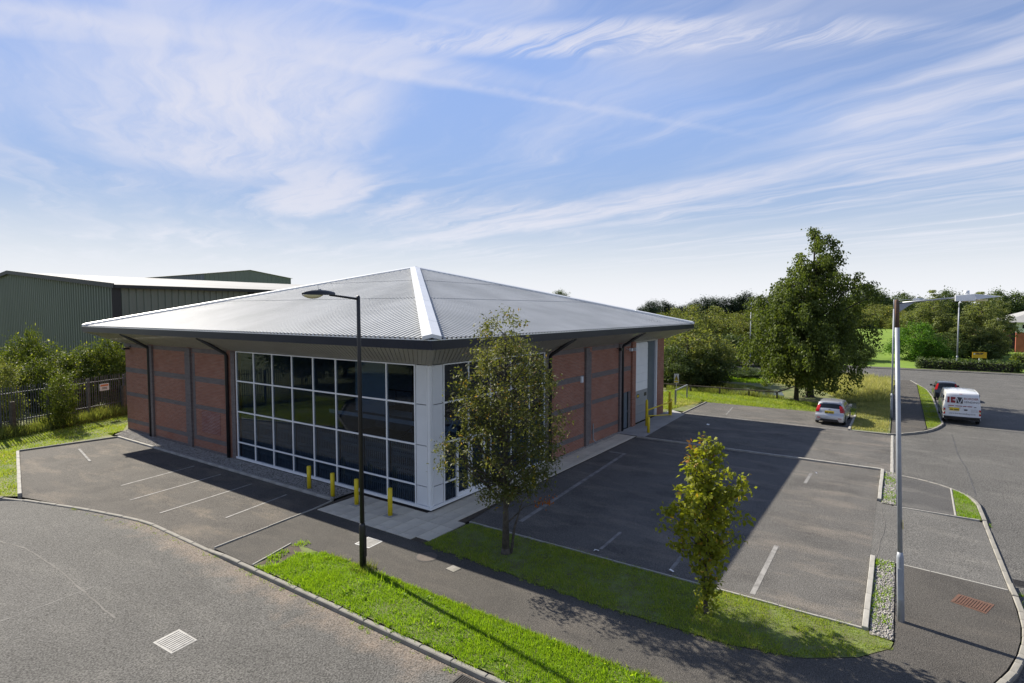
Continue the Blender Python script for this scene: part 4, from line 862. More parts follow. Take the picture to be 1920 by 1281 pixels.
# red brick office, right edge
of = thing('brick_office', 'two storey red brick office with white upper band and grey roof', 'building')
ox, oy = far(1906, 100); ox2, oy2 = ox+22, oy-26
MB().box(ox, ox2, oy2, oy, 0, 3.55).build('wall', M['redfar'], of); MB().box(ox-.02, ox2, oy2, oy+.02, 3.552, 5.4).build('upper_band', M['white'], of)
MB().box(ox+.6, ox+3.2, oy-.2, oy+.6, 0, 5.3).build('stair_glazing', M['carglass'], of)
MB().box(ox+3.3, ox2, oy+.1, oy+7, 0, 3.4).build('wing_wall', M['redfar'], of)
MB().add([(ox-1.6,oy+2.2,5.35),(ox-1.6,oy2-2,5.35),(ox2,oy2-2,5.35),(ox2,oy+2.2,5.35),(ox+8,oy-6,8.6),(ox+8,oy2+6,8.6)], [(0,3,2,1),(0,1,5,4),(1,2,5),(2,3,4,5),(3,0,4)]).build('roof', M['shedroof'], of)
for k in range(5):
    y = oy-1.1-k*1.5; wn = MB().box(ox-.06,ox-.021,y-.4,y+.4,4.15,5.0).build('window', M['white'], of); MB().box(ox-.075,ox-.061,y-.32,y+.32,4.23,4.92).build('pane', M['carglass'], wn)
for k in range(3):
    y = oy-1.7-k*3.; wn = MB().box(ox-.06,ox-.001,y-.35,y+.35,.5,2.6).build('window', M['white'], of); MB().box(ox-.075,ox-.061,y-.26,y+.26,.6,2.5).build('pane', M['carglass'], wn)

# ------------------------------------------------------------------ vehicles (local x forward, rear at x = 0)
def vehicle(name, label, cat, loc, rz, paint, prof, W, tum, zsill, wheels, wr, plan=.07, crown=.035, bulge=.06):
    t = thing(name, label, cat, loc, rz); pr = np.array(prof, float); L = pr[:,0].max(); ix = np.arange(len(pr))
    imax = int(np.argmax(pr[:,0]))
    def half(x, z):
        k = abs(x-L/2)/(L/2); return W/2*(1-plan*k**5)*np.interp(z, tum[0], tum[1])
    def rib(i, tt, off=0.):
        x, z = np.interp(i, ix, pr[:,0]), np.interp(i, ix, pr[:,1]); d = .05
        tx = np.interp(min(i+d, len(pr)-1), ix, pr[:,0])-np.interp(max(i-d, 0), ix, pr[:,0]); tz = np.interp(min(i+d, len(pr)-1), ix, pr[:,1])-np.interp(max(i-d, 0), ix, pr[:,1])
        n = math.hypot(tx, tz) or 1; nx, nz = -tz/n, tx/n; c = (1-tt*tt)
        b = off+c*(crown*abs(nz)+bulge*abs(nx))-.02*abs(tt)**8
        return (x+nx*b, tt*half(x, z), z+nz*b)
    m = MB(); T = np.linspace(-1, 1, 15); I = np.linspace(0, len(pr)-1, (len(pr)-1)*4+1)
    m.grid([[rib(i, tt) for tt in T] for i in I])
    X = np.linspace(.0, L, 46); up = pr[:imax+1]; zt = np.interp(X, up[:,0], up[:,1])
    for sgn in (-1, 1):
        g_ = []
        for x, z1 in zip(X, zt):
            z0 = zsill+.06*(abs(x-L/2)/(L/2))**6; colz = np.linspace(z0, max(z1, z0+.01), 9)
            g_.append([(x, sgn*(half(x, z)-.0)-sgn*.02*(j == 8), z) for j, z in enumerate(colz)])
        if sgn < 0: g_ = [r[::-1] for r in g_]
        m.grid(g_)
    m.add([(0.05,-W*.46,zsill),(L-.05,-W*.46,zsill),(L-.05,W*.46,zsill),(0.05,W*.46,zsill)], [(0,1,2,3)])
    m.build('body', paint, t, True)
    def patch(nm, mt, i0, i1, t0, t1, off=.008, label=None, shape=None):
        a = np.linspace(i0, i1, 7); b = np.linspace(t0, t1, 9)
        P = [[rib(i, tt*(shape(k/6) if shape else 1), off) for tt in b] for k, i in enumerate(a)]
        o = MB().grid(P).build(nm, mt, t, True)
        if label: o['label'] = label
        return o
    def sidep(nm, mt, poly, sgn, off=.008):
        vs = [(x, sgn*(half(x, z)+off), z) for x, z in poly]; f = tuple(range(len(vs)))
        return MB().add(vs, [f if sgn > 0 else f[::-1]]).build(nm, mt, t)
    for wx in wheels:
        for sgn in (-1, 1):
            y = sgn*(W/2-.085); q = [(wx+wr*1.22*math.cos(a), wr+wr*1.22*math.sin(a)) for a in np.linspace(-.35, math.pi+.35, 15)]
            sidep('wheel_arch', M['trim'], q, sgn, .004)
            wh = MB()
            for yy, r in ((-.1,wr*.86),(-.085,wr),(.085,wr),(.1,wr*.86)): wh.v += [(wx+r*math.cos(a), y+yy, wr+r*math.sin(a)) for a in np.linspace(0, 2*math.pi, 21)[:-1]]
            for k in range(3): wh.f += [(k*20+j, k*20+(j+1)%20, (k+1)*20+(j+1)%20, (k+1)*20+j) for j in range(20)]
            wh.f += [tuple(range(20)), tuple(range(60, 80))]; wh.m = [0]*len(wh.f); wo = wh.build('wheel', M['rubber'], t)
            MB().tube([(wx, y+sgn*.095, wr),(wx, y+sgn*.108, wr)], wr*.66, 16).build('rim', M['rim'], wo)
    return t, patch, sidep, half
def plate(t, x, y, z, w_, h_, tilt=0., nm='number_plate'):
    o = MB().box(-.008,.008,-w_/2,w_/2,-h_/2,h_).build(nm, M['plate'], t, False, (x, y, z)); o.rotation_euler = (0, tilt, 0)
    k = -w_/2+.04
    for cw in (.05,.045,.05,.045,0,.05,.05,.045):
        if cw: MB().box(-.0115,-.0085,k,k+cw,-h_*.28,h_*.28).build('plate_character', M['vinyl'], o)
        k += (cw or .03)+.014
    return o
tumc = ([0,.35,.85,1.5], [.955,1.0,.985,.735])
hb = [(.02,.24),(.0,.42),(.02,.60),(.09,.74),(.12,.95),(.36,1.30),(.42,1.41),(.95,1.475),(1.7,1.47),(2.2,1.40),(3.05,.98),(3.75,.82),(3.92,.62),(3.95,.40),(3.9,.24)]
t, patch, sidep, half = vehicle('parked_car', 'silver five door hatchback parked tail out beside the grass', 'car', (26.25,-10.32,0), R(-2.0), M['silver'], hb, 1.72, tumc, .22, (.72,3.2), .30)
patch('rear_window', M['carglass'], 4.25, 5.05, -.80, .80, shape=lambda k: .93+.2*math.sin(k*2.6)); patch('spoiler', M['silver'], 5.45, 6.3, -.78, .78, .035)
patch('rear_bumper_insert', M['trim'], .0, .85, -.72, .72, .012, shape=lambda k: 1.0-.18*k); patch('windscreen', M['carglass'], 9.1, 9.95, -.86, .86)
for sg_ in (-1, 1):
    a, b = sorted((sg_*.74, sg_*1.0)); patch('tail_light', M['redlens'], 3.35, 4.75, a, b, .02); a, b = sorted((sg_*.62, sg_*.86)); patch('rear_reflector', M['redlens'], 1.05, 1.3, a, b, .012)
    sidep('side_window', M['carglass'], [(.75,1.0),(.95,1.30),(1.55,1.38),(1.6,.98)], sg_); sidep('side_window', M['carglass'], [(1.66,.98),(1.62,1.38),(2.1,1.34),(2.75,1.0)], sg_)
    sidep('tail_light_side', M['redlens'], [(.14,.78),(.17,1.0),(.3,1.12),(.42,.95),(.3,.80)], sg_, .01)
    MB().box(2.55,2.72,sg_*.84-.0,sg_*1.0,.95,1.08).build('door_mirror', M['silver'], t); MB().box(1.25,1.42,sg_*.86,sg_*.885,.86,.89).build('door_handle', M['trim'], t); MB().box(2.15,2.32,sg_*.86,sg_*.885,.84,.87).build('door_handle', M['trim'], t)
plate(t, .005, 0, .80, .52, .115, R(-12)); MB().tube([(-.03,.48,.26),(.12,.48,.26)], .035, 10).build('exhaust', M['galv'], t); MB().tube([(1.0,0,1.5),(.82,0,1.68)], .006, 5).build('aerial', M['trim'], t)
MB().box(.04,.1,-.06,.06,.97,1.02).build('badge', M['rim'], t)
hb2 = [(.02,.24),(.0,.45),(.03,.66),(.08,.80),(.11,.95),(.30,1.34),(.36,1.43),(.85,1.49),(1.5,1.48),(1.95,1.40),(2.75,.98),(3.4,.84),(3.52,.62),(3.55,.40),(3.5,.24)]
t, patch, sidep, half = vehicle('parked_car', 'dark navy small hatchback parked in front of the white van', 'car', (43.6,-17.25,-.1), R(1), M['navy'], hb2, 1.66, tumc, .22, (.62,2.92), .29)
patch('rear_window', M['carglass'], 4.1, 5.2, -.80, .80); patch('roof_panel', mat('roof_tint', (.10,.11,.13), .25), 6.3, 8.6, -.84, .84, .006); patch('windscreen', M['carglass'], 9.1, 9.95, -.86, .86)
patch('rear_bumper_insert', M['trim'], .0, 1.3, -.85, .85, .012)
for sg_ in (-1, 1):
    a, b = sorted((sg_*.82, sg_*1.0)); patch('tail_light', M['redlens'], 3.6, 5.3, a, b, .02); sidep('tail_light_side', M['redlens'], [(.12,.86),(.14,1.0),(.28,1.3),(.36,1.3),(.26,.9)], sg_, .01)
    sidep('side_window', M['carglass'], [(.5,1.0),(.65,1.36),(1.35,1.4),(1.4,.98)], sg_); sidep('side_window', M['carglass'], [(1.46,.98),(1.42,1.4),(1.85,1.34),(2.5,1.0)], sg_); MB().box(2.3,2.48,sg_*.82,sg_*1.0,.95,1.09).build('door_mirror', M['trim'], t)
plate(t, -.01, 0, .68, .52, .115, R(-4)); MB().box(.30,.42,-.2,.2,1.40,1.425).build('brake_light', M['plate'], t); MB().box(.02,.09,-.05,.05,.90,.96).build('badge', M['rim'], t)
# van
vp = [(.06,.38),(.0,.50),(.0,.62),(.02,1.3),(.07,1.95),(.13,2.06),(.6,2.10),(3.0,2.09),(3.45,2.02),(4.15,1.28),(4.72,1.10),(4.82,.8),(4.84,.5),(4.78,.36)]
t, patch, sidep, half = vehicle('parked_van', 'white panel van with red and black lettering on its rear doors', 'van', (31.75,-17.40,-.1), R(.6), M['vanwhite'], vp, 1.97, ([0,.6,1.1,2.1],[.97,1.,.99,.86]), .32, (.95,3.85), .34, .02, .03, .03)
patch('rear_bumper', M['trim'], -.0, 1.35, -1.0, 1.0, .03); patch('windscreen', M['carglass'], 8.1, 8.95, -.88, .88)
MB().beam((-.006,.0,.66),(.045,.0,1.93),.012,.012).build('door_gap', M['trim'], t)
for sg_ in (-1, 1):
    a, b = sorted((sg_*.90, sg_*1.0)); patch('tail_light', M['redlens'], 2.05, 2.62, a, b, .015); patch('reversing_lens', M['lens'], 2.25, 2.42, a, b, .018)
    sidep('side_window', M['carglass'], [(3.05,1.25),(3.05,1.8),(3.45,1.78),(3.95,1.3)], sg_); MB().box(3.55,3.72,sg_*1.0,sg_*1.24,1.3,1.62).build('door_mirror', M['trim'], t)
    sidep('side_rubbing_strip', M['trim'], [(.2,.62),(.2,.72),(4.5,.72),(4.5,.62)], sg_, .012)
    for z in (.85, 1.55): MB().box(.0,.08,sg_*.935,sg_*.975,z,z+.06).build('door_hinge', M['trim'], t)
sidep('side_graphic', mat('tan_graphic', (.45,.33,.10), .5), [(.45,.8),(.45,1.2),(2.4,1.5),(2.4,.8)], 1, .007)
sidep('side_window_panel', M['carglass'], [(.7,1.35),(.7,1.75),(1.6,1.77),(1.6,1.36)], 1, .009)
patch('brake_light', M['redlens'], 4.25, 4.45, .02, .2, .012)
# lettering lies on the two rear doors: u to the viewer's right (world -y), v up
def van_pt(u, v, off=.0):
    zz_ = v; x = np.interp(zz_, [.62,1.3,1.95], [.0,.02,.07]); tt = u/.95; return (x-.035*(1-tt*tt)-off-.012, -u, zz_)
def vquad(nm, mt, u0, u1, v0, v1, off=.004, shear=0.):
    return MB().add([van_pt(u0,v0,off),van_pt(u1,v0,off),van_pt(u1+shear,v1,off),van_pt(u0+shear,v1,off)], [(0,1,2,3)]).build(nm, M[mt], t)
vquad('logo_letter', 'maroon', -.78,-.66,1.42,1.80); vquad('logo_letter', 'maroon', -.60,-.36,1.42,1.80); vquad('logo_box', 'vinyl', -.30,.02,1.40,1.80)
vquad('logo_notch', 'lampwhite', -.50,-.36,1.585,1.63,.007); vquad('logo_notch', 'lampwhite', -.42,-.355,1.575,1.64,.0075)
for a, b in ((-.30,-.155),(.015,-.125)):
    MB().add([van_pt(b-.02,1.41,.008),van_pt(b+.02,1.41,.008),van_pt(a+.02,1.80,.008),van_pt(a-.02,1.80,.008)], [(0,1,2,3)]).build('logo_stroke', M['lampwhite'], t)
def text(nm, s, u0, v0, width, mt, parent, mapf):
    c = bpy.data.curves.new(nm, 'FONT'); c.body = s; c.size = 1; c.resolution_u = 2; o = bpy.data.objects.new(nm, c); col.objects.link(o)
    bpy.context.view_layer.update(); me = bpy.data.meshes.new_from_object(o.evaluated_get(bpy.context.evaluated_depsgraph_get())); bpy.data.objects.remove(o); bpy.data.curves.remove(c)
    n = len(me.vertices); V = np.zeros(n*3, np.float32); me.vertices.foreach_get('co', V); V = V.reshape(-1, 3); k = width/(V[:,0].max()-V[:,0].min()); V = V*k; V[:,0] -= V[:,0].min()
    me.vertices.foreach_set('co', np.array([mapf(u0+a, v0+b) for a, b, _ in V], np.float32).ravel()); me.materials.append(M[mt]); me.name = nm; me.update()
    return place(nm, me, parent)
text('lettering', 'BORDER', .08, 1.66, .74, 'maroon', t, lambda u, v: van_pt(u, v, .006)); text('lettering', 'VENDING', .08, 1.45, .78, 'vinyl', t, lambda u, v: van_pt(u, v, .006))
text('lettering', 'www.bordervending.co.uk', -.66, .70, 1.36, 'vinyl', t, lambda u, v: van_pt(u, v, .006))
for a, b in ((-.72,-.42),(-.36,.0),(.04,.22),(.26,.5)): vquad('lettering_line', 'maroon', a, b, 1.205, 1.25, .006)
for k in range(4): vquad('lettering_line', 'vinyl', .44, .82, 1.05-k*.055, 1.058-k*.055, .006)
vquad('grab_handle', 'trim', -.74,-.08,1.09,1.12,.02); vquad('door_latch', 'trim', .1,.27,.96,1.04,.02); vquad('keyhole', 'trim', .6,.72,1.18,1.22,.012)
plate(t, -.052, .40, .98, .52, .13)

# ------------------------------------------------------------------ trees and shrubs
LM = {}
LM['rowan'] = leafmat('rowan_leaf', (.052,.068,.02), (.155,.16,.05), (.24,.15,.04), .33, .05)
LM['maple'] = leafmat('maple_leaf', (.10,.13,.014), (.28,.29,.03), (.30,.20,.03), .42, .035)
LM['birch'] = leafmat('birch_leaf', (.022,.042,.008), (.13,.165,.036), None, .34)
LM['willow'] = leafmat('willow_leaf', (.06,.082,.026), (.22,.24,.075), (.30,.25,.08), .34, .1)
LM['dark'] = leafmat('dark_leaf', (.028,.048,.018), (.11,.15,.05), None, .28)
LM['conifer'] = leafmat('conifer_needle', (.02,.038,.022), (.045,.07,.038), None, .12)
LM['laurel'] = leafmat('laurel_leaf', (.04,.10,.012), (.12,.24,.03), None, .3)
LM['shrub'] = leafmat('shrub_leaf', (.024,.042,.009), (.135,.17,.026), (.30,.31,.05), .33, .12)
LM['palebirch'] = leafmat('pale_birch_leaf', (.07,.095,.034), (.21,.235,.085), None, .33)
def leaves(name, P, size, mt, r, asp=.5, hang=0., upb=.6, jit=.4, tint=None):
    n = len(P); s = size*r.uniform(1-jit, 1+jit, n)[:,None]
    a = r.normal(size=(n, 3)); a[:,2] = a[:,2]*(1-hang)-hang*2.0; a = unit(a)
    nn = r.normal(size=(n, 3)); nn[:,2] = np.abs(nn[:,2])+upb; nn = unit(nn-a*(nn*a).sum(1, keepdims=True)); sd = np.cross(a, nn)
    V = np.stack([P, P+a*s*.5+sd*s*asp*.5+nn*s*.06, P+a*s-nn*s*.08, P+a*s*.5-sd*s*asp*.5+nn*s*.06], 1).reshape(-1, 3)
    t = r.random(n) if tint is None else np.clip(tint, 0, 1)
    return np_mesh(name, V, np.arange(4*n).reshape(-1, 4), mt, np.repeat(t, 4), fs=4)
def envr(z, env): return np.interp(z, [e[0] for e in env], [e[1] for e in env])
def tree_meshes(kind, h, env, ncl, per, cr, ls, lm, bark, seed, tr=.12, asp=.5, hang=0., strand=0., zfork=None, shell=.5, nbr=60, lobes=.28, squash=.8, trunkpts=None, upb=.6, ctint=.5):
    r = np.random.default_rng(seed); zz_ = np.linspace(env[0][0], env[-1][0], 200); wgt = envr(zz_, env)**1.5+1e-4
    cz = r.choice(zz_, ncl, p=wgt/wgt.sum())+r.normal(0, .1, ncl); an = r.uniform(0, 6.283, ncl)
    ph = r.uniform(0, 6.28, 6); lb = 1+lobes*(np.sin(2*an+cz*.9+ph[0])*.5+np.sin(3*an-cz*1.7+ph[1])*.5+np.sin(5*an+cz*2.6+ph[2])*.4)
    rad = envr(cz, env)*lb*r.random(ncl)**shell
    Cc = np.c_[rad*np.cos(an), rad*np.sin(an), cz]
    ct = np.clip(.5+ctint*r.normal(0, .35, ncl), 0, 1)
    idx = np.repeat(np.arange(ncl), per); n = len(idx)
    P = Cc[idx]+r.normal(size=(n, 3))*cr*np.array([1, 1, squash])*r.uniform(.6, 1.3, ncl)[idx][:,None]
    if strand: P[:,:2] = Cc[idx][:,:2]+r.normal(size=(n, 2))*cr*.55; P[:,2] = Cc[idx][:,2]+cr*.4-r.random(n)*strand*(.4+1.0*r.random(ncl))[idx]
    P[:,2] = np.maximum(P[:,2], .12)
    tn = np.clip(ct[idx]*.55+.45*r.random(n), 0, .999); rare = r.random(n)
    tn = np.where(rare > .97, .999, np.minimum(tn, .9))
    crown = leaves('crown', P, ls, lm, r, asp, hang, upb, tint=tn)
    m = MB(); zf = zfork or env[0][0]+.15*h
    tp = trunkpts or [(0,0,-.15), (r.normal(0,.02)*h*.2, r.normal(0,.02)*h*.2, zf), (r.normal(0,.03)*h*.3, r.normal(0,.03)*h*.3, h*.66), (r.normal(0,.03)*h*.3, 0, h*.9)]
    k = len(tp); m.tube(tp, [tr*1.25]+[tr*(1-.85*i/(k-1)) for i in range(1, k)], 9)
    m.tube([(0,0,-.1),(0,0,.18)], [tr*1.7, tr*1.15], 9)
    tz = [p[2] for p in tp]
    for i in r.permutation(ncl)[:nbr]:
        c = Cc[i]; zb = max(zf*r.uniform(.75,1.9), min(c[2]-rad[i]*r.uniform(.5, 1.2), h*.9)); zb = min(zb, max(c[2], zf*.7)); b = np.array([np.interp(zb, tz, [p[0] for p in tp]), np.interp(zb, tz, [p[1] for p in tp]), zb])
        md = b*.45+c*.55+np.array([0, 0, -.06*rad[i]+(.25*rad[i] if strand else 0)]); r0 = tr*.42*(1-.6*zb/h)
        m.tube([b, md, c], [r0, r0*.6, max(.006, r0*.22)], 5, cap=False)
    return m.mesh('trunk', M[bark], True), crown
def tree(name, label, loc, meshes, rz=0., sc_=(1,1,1), group=None, cat='tree', trunk='trunk'):
    t = thing(name, label, cat, loc, rz, group); t.scale = sc_; place(trunk, meshes[0], t); place('crown', meshes[1], t); return t
# --- the two young trees on the verge
mr = tree_meshes('rowan', 7.45, [(1.5,.35),(2.1,1.15),(3.0,1.6),(4.4,1.62),(5.6,1.35),(6.4,.95),(7.0,.6),(7.4,.2)], 430, 44, .16, .10, LM['rowan'], 'bark', 11, tr=.105, asp=.42, zfork=1.5, shell=.42, nbr=120, lobes=.24, squash=.7)
rt = tree('rowan_tree', 'tall rowan tree with thin brown green leaves before the glass corner', (-1.31,-4.27,0), mr)
sr_ = np.random.default_rng(5); P = np.array([1.35,-.55,1.35])+sr_.normal(size=(60, 3))*np.array([.22,.18,.10])
o = place('red_leaf_spray', leaves('red_leaf_spray', P, .11, leafmat('autumn_leaf', (.30,.05,.015), (.36,.17,.03)), sr_, .45), rt); o['label'] = 'spray of orange red autumn leaves on a low branch'; o['kind'] = 'stuff'
MB().tube([(0.02,0,.9),(.6,-.25,1.3),(1.35,-.55,1.38)], [.03,.018,.008], 5).build('low_branch', M['bark'], rt); MB().tube([(.1,-.12,-.05),(.18,-.2,.8),(.42,-.34,1.6)], [.045,.035,.012], 6).build('side_stem', M['bark'], rt)
mm = tree_meshes('maple', 4.2, [(.35,.10),(.9,.2),(1.4,.44),(1.9,.66),(2.6,.76),(3.2,.62),(3.7,.44),(4.05,.30),(4.25,.12)], 200, 22, .10, .118, LM['maple'], 'bark', 23, tr=.05, asp=.72, hang=.35, zfork=.9, shell=.5, nbr=95, lobes=.62, squash=.8)
mt_ = tree('young_tree', 'small yellow green tree with reddening tips on the grass verge', (-1.31,-10.21,0), mm)
sr_ = np.random.default_rng(6); P = np.concatenate([np.array(c)*np.array([.8,.8,1])+sr_.normal(size=(9, 3))*.06 for c in ((-.1,.42,4.05),(.1,.2,4.2),(-.15,.62,3.75),(.1,-.05,3.9),(.25,-.7,2.95))])
o = place('red_tips', leaves('red_tips', P, .12, leafmat('red_tip_leaf', (.30,.08,.03), (.30,.2,.04)), sr_, .6), mt_); o['label'] = 'reddened leaves at the shoot tips'; o['kind'] = 'stuff'
P = np.array([0,0,.35])+sr_.normal(size=(170, 3))*np.array([.13,.13,.2]); P[:,2] = np.abs(P[:,2]); o = place('suckers', leaves('suckers', P, .10, LM['maple'], sr_, .6, .3), mt_); o['kind'] = 'stuff'
# --- birches by the silver car
mb1 = tree_meshes('birch', 14.9, [(3.4,2.3),(4.8,3.8),(6.2,4.2),(8.2,3.7),(10.4,2.9),(12.4,2.0),(13.8,1.3),(14.9,.5)], 340, 145, .38, .19, LM['birch'], 'barkdark', 37, tr=.27, asp=.6, hang=.65, strand=1.5, zfork=2.2, shell=.5, nbr=130, lobes=.48)
tree('birch_tree', 'tall weeping birch with thick dark trunk standing in the rough grass', (38.9,-7.75,0), mb1)
mb2 = tree_meshes('birch', 10.8, [(2.2,2.6),(3.2,3.6),(4.4,3.8),(6.0,3.1),(8.0,2.2),(9.6,1.3),(10.7,.4)], 270, 145, .38, .19, LM['birch'], 'barkdark', 41, tr=.17, asp=.6, hang=.7, strand=1.7, zfork=2.0, shell=.5, nbr=100, lobes=.5)
tree('birch_tree', 'lower weeping birch with thin trunk trailing leaves to the knee rail', (35.8,-7.1,0), mb2)
# --- variants for the background
round1 = tree_meshes('scrub', 6.5, [(.2,2.2),(1.5,3.0),(3.2,3.2),(4.8,2.5),(6.0,1.3),(6.5,.3)], 150, 60, .45, .30, LM['willow'], 'bark', 51, tr=.14, asp=.4, zfork=.6, shell=.35, nbr=40, lobes=.3)
round2 = tree_meshes('scrub', 6.5, [(.2,2.0),(1.5,2.7),(3.2,3.0),(4.8,2.6),(6.0,1.5),(6.6,.4)], 150, 60, .42, .28, LM['dark'], 'barkdark', 52, tr=.14, asp=.5, zfork=.6, shell=.35, nbr=40, lobes=.35)
broad = tree_meshes('broad', 12, [(2.0,2.5),(4,4.2),(7,4.8),(9.5,3.8),(11.3,2.0),(12,.6)], 190, 56, .75, .5, LM['dark'], 'barkdark', 53, tr=.28, zfork=2.5, shell=.35, nbr=50, lobes=.3)
conif = tree_meshes('conifer', 14, [(.5,2.4),(3,2.7),(7,2.3),(10,1.7),(12.5,.9),(14,.15)], 170, 44, .55, .5, LM['conifer'], 'barkdark', 54, tr=.2, asp=.35, zfork=1, shell=.35, nbr=20, lobes=.25, squash=1.2, upb=.9)
tallb = tree_meshes('pale birch', 11.5, [(1.4,1.6),(3,2.4),(5.5,2.7),(8,2.1),(10,1.2),(11.5,.25)], 180, 64, .42, .27, LM['palebirch'], 'bark', 55, tr=.11, asp=.5, hang=.4, strand=.9, zfork=1.6, shell=.45, nbr=60, lobes=.35)
laur = tree_meshes('laurel', 6, [(.1,2.2),(1.2,2.7),(3,2.7),(4.6,2.0),(5.7,1.0),(6.1,.3)], 170, 60, .32, .26, LM['laurel'], 'barkdark', 56, tr=.12, asp=.45, zfork=.5, shell=.22, nbr=30, lobes=.22)
shr = [tree_meshes('shrub', 4.6, [(.2,1.2),(1.2,1.8),(2.6,1.9),(3.8,1.2),(4.7,.35)], 130, 52, .26, .17, LM['shrub'], 'barkdark', 57+k, tr=.07, asp=.5, zfork=.4, shell=.4, nbr=50, lobes=.42) for k in range(2)]
def bg(name, label, x, ytop, depth, var, h0, wpx=None, w0=1, group=None, rz=None, cat='tree', zb=None):
    px_, py_ = far(x, depth); z0 = float(hill(np.array([[px_, py_]]))[0]) if px_ > 73 else -.03
    if zb is not None: z0 = zb
    hh = zpx(ytop, depth)-z0; k = hh/h0; kw = k if wpx is None else (wpx/FPX*depth)/w0
    return tree(name, label, (px_, py_, z0), var, rz if rz is not None else random.uniform(0, 6.28), (kw, kw, k), group, cat)
random.seed(3)
GC = 'conifers of the far windbreak'
for x, y in ((1206,572),(1217,564),(1230,562),(1243,561),(1256,566),(1268,575),(1282,572),(1294,563),(1306,557),(1318,556),(1331,554),(1343,556),(1356,552),(1368,554),(1379,550),(1390,549),(1401,545),(1414,551),(1427,550),(1441,552),(1456,556)):
    bg('conifer_tree', 'dark conifer in the windbreak row above the willow scrub', x+random.uniform(-3,3), y+random.uniform(-2,3), 165+random.uniform(-6,6), conif, 14, 15, 2.5, GC)
bg('far_tree', 'distant tree crown just showing above the roof slope', 1048, 548, 190, broad, 12, 22, 4.5)
GW = 'willow scrub beyond the far road'
for x, y, d, wp in ((1265,584,92,34),(1300,577,98,38),(1340,580,100,36),(1376,592,96,34),(1412,584,94,34),(1240,592,95,34),(1445,590,90,34),(1475,600,95,36)):
    bg('willow_bush', 'olive green willow in the scrub below the conifer row', x, y, d, round1, 6.5, wp, 3.1, GW)
bg('dark_bush', 'dark round bush beside the slender lamp across the road', 1372, 628, 78, round2, 6.5, 34, 2.9); bg('willow_bush', 'bright olive bush at the roadside left of the slender lamp', 1345, 640, 74, round1, 6.5, 30, 3.1)
bg('dark_bush', 'green bush right of the slender lamp across the road', 1425, 630, 76, round2, 6.5, 30, 2.9)
bg('willow_tree', 'broad olive willow overhanging the pond beside the brick pier', 1290, 603, 59, round1, 6.5, 72, 3.1, rz=1.0); bg('dark_bush', 'dark spreading bush low on the near pond bank', 1325, 655, 57, round2, 6.5, 50, 2.9)
bg('dark_bush', 'low dark bush on the far pond bank', 1400, 690, 62, round2, 6.5, 34, 2.9); bg('dark_bush', 'dark bush close behind the warning sign', 1262, 650, 55, round2, 6.5, 42, 2.9)
GB = 'dark trees on the skyline behind the lawn'
for x, y, d, wp in ((1592,560,150,34),(1622,536,150,34),(1652,556,150,30),(1690,552,160,32),(1720,560,150,28),(1772,548,150,34),(1800,556,155,30),(1868,548,150,34),(1905,552,150,34),(1935,556,150,34)):
    bg('skyline_tree', 'dark broadleaf tree on the skyline behind the sloping lawn', x, y, d, broad, 12, wp, 4.8, GB)
for x, y, d, wp in ((1608,592,118,28),(1640,572,120,34),(1668,576,122,34),(1700,590,112,30)):
    bg('willow_bush', 'pale green round willow at the top of the sloping lawn', x, y, d, round1, 6.5, wp, 3.1, 'willows at the head of the lawn')
bg('dark_bush', 'dull green bush at the left edge of the sloping lawn', 1612, 640, 82, round2, 6.5, 26, 2.9); bg('dark_bush', 'dark bush low behind the birches beside the lawn', 1588, 655, 80, round2, 6.5, 30, 2.9)
bg('laurel_bush', 'large glossy bright green laurel bush at the road edge', 1718, 604, 80.5, laur, 6.1, 38, 2.8, cat='bush'); bg('laurel_bush', 'rounded lower laurel beside the large bright one', 1748, 640, 80, laur, 6.1, 30, 2.8, cat='bush')
for i, (x, y, d, wp) in enumerate(((1748,540,90,34),(1725,566,96,30),(1806,580,86,28),(1838,543,92,36),(1868,550,96,26),(1862,596,86,22),(1775,585,98,28))):
    bg('birch_tree', ['tall pale birch rising behind the glossy laurel','pale birch behind the left shoulder of the laurel','pale birch beside the lamp across the road','tall pale birch standing behind the orange board','slim pale birch beside the office roof','short pale birch in front of the red brick office','pale birch in deep shade between laurel and lamp'][i], x, y, d, tallb, 11.5, wp, 2.6)
bg('dark_bush', 'dark undergrowth bush behind the hedge beside the lamp', 1775, 625, 84, round2, 6.5, 32, 2.9); bg('dark_bush', 'dark undergrowth bush behind the orange board', 1830, 632, 86, round2, 6.5, 36, 2.9); bg('dark_bush', 'dark undergrowth bush before the office wing', 1858, 640, 88, round2, 6.5, 26, 2.9)
# clipped hedge along the far road
def hedge(name, label, x0, x1, y0, y1, h_, lm, dens=900, ls=.13):
    r = np.random.default_rng(int(abs(y0)*10)); n = int(((x1-x0)*2+(y1-y0)*2)*h_*dens/6+(x1-x0)*(y1-y0)*dens/4); f = r.integers(0, 4, n); u, v = r.random(n), r.random(n)
    P = np.where((f == 0)[:,None], np.c_[np.full(n, x0), y0+u*(y1-y0), v*h_], np.where((f == 1)[:,None], np.c_[x0+u*(x1-x0), np.full(n, y0), v*h_], np.where((f == 2)[:,None], np.c_[x0+u*(x1-x0), np.full(n, y1), v*h_], np.c_[x0+u*(x1-x0), y0+v*(y1-y0), np.full(n, h_)])))
    P += r.normal(size=(n, 3))*.17; t = thing(name, label, 'hedge', (0,0,0)); place('foliage', leaves('foliage', P, ls, lm, r, .5), t)
    MB().box(x0+.12, x1-.12, y0+.12, y1-.12, 0, h_-.14).build('branch_core', M['barkdark'], t)
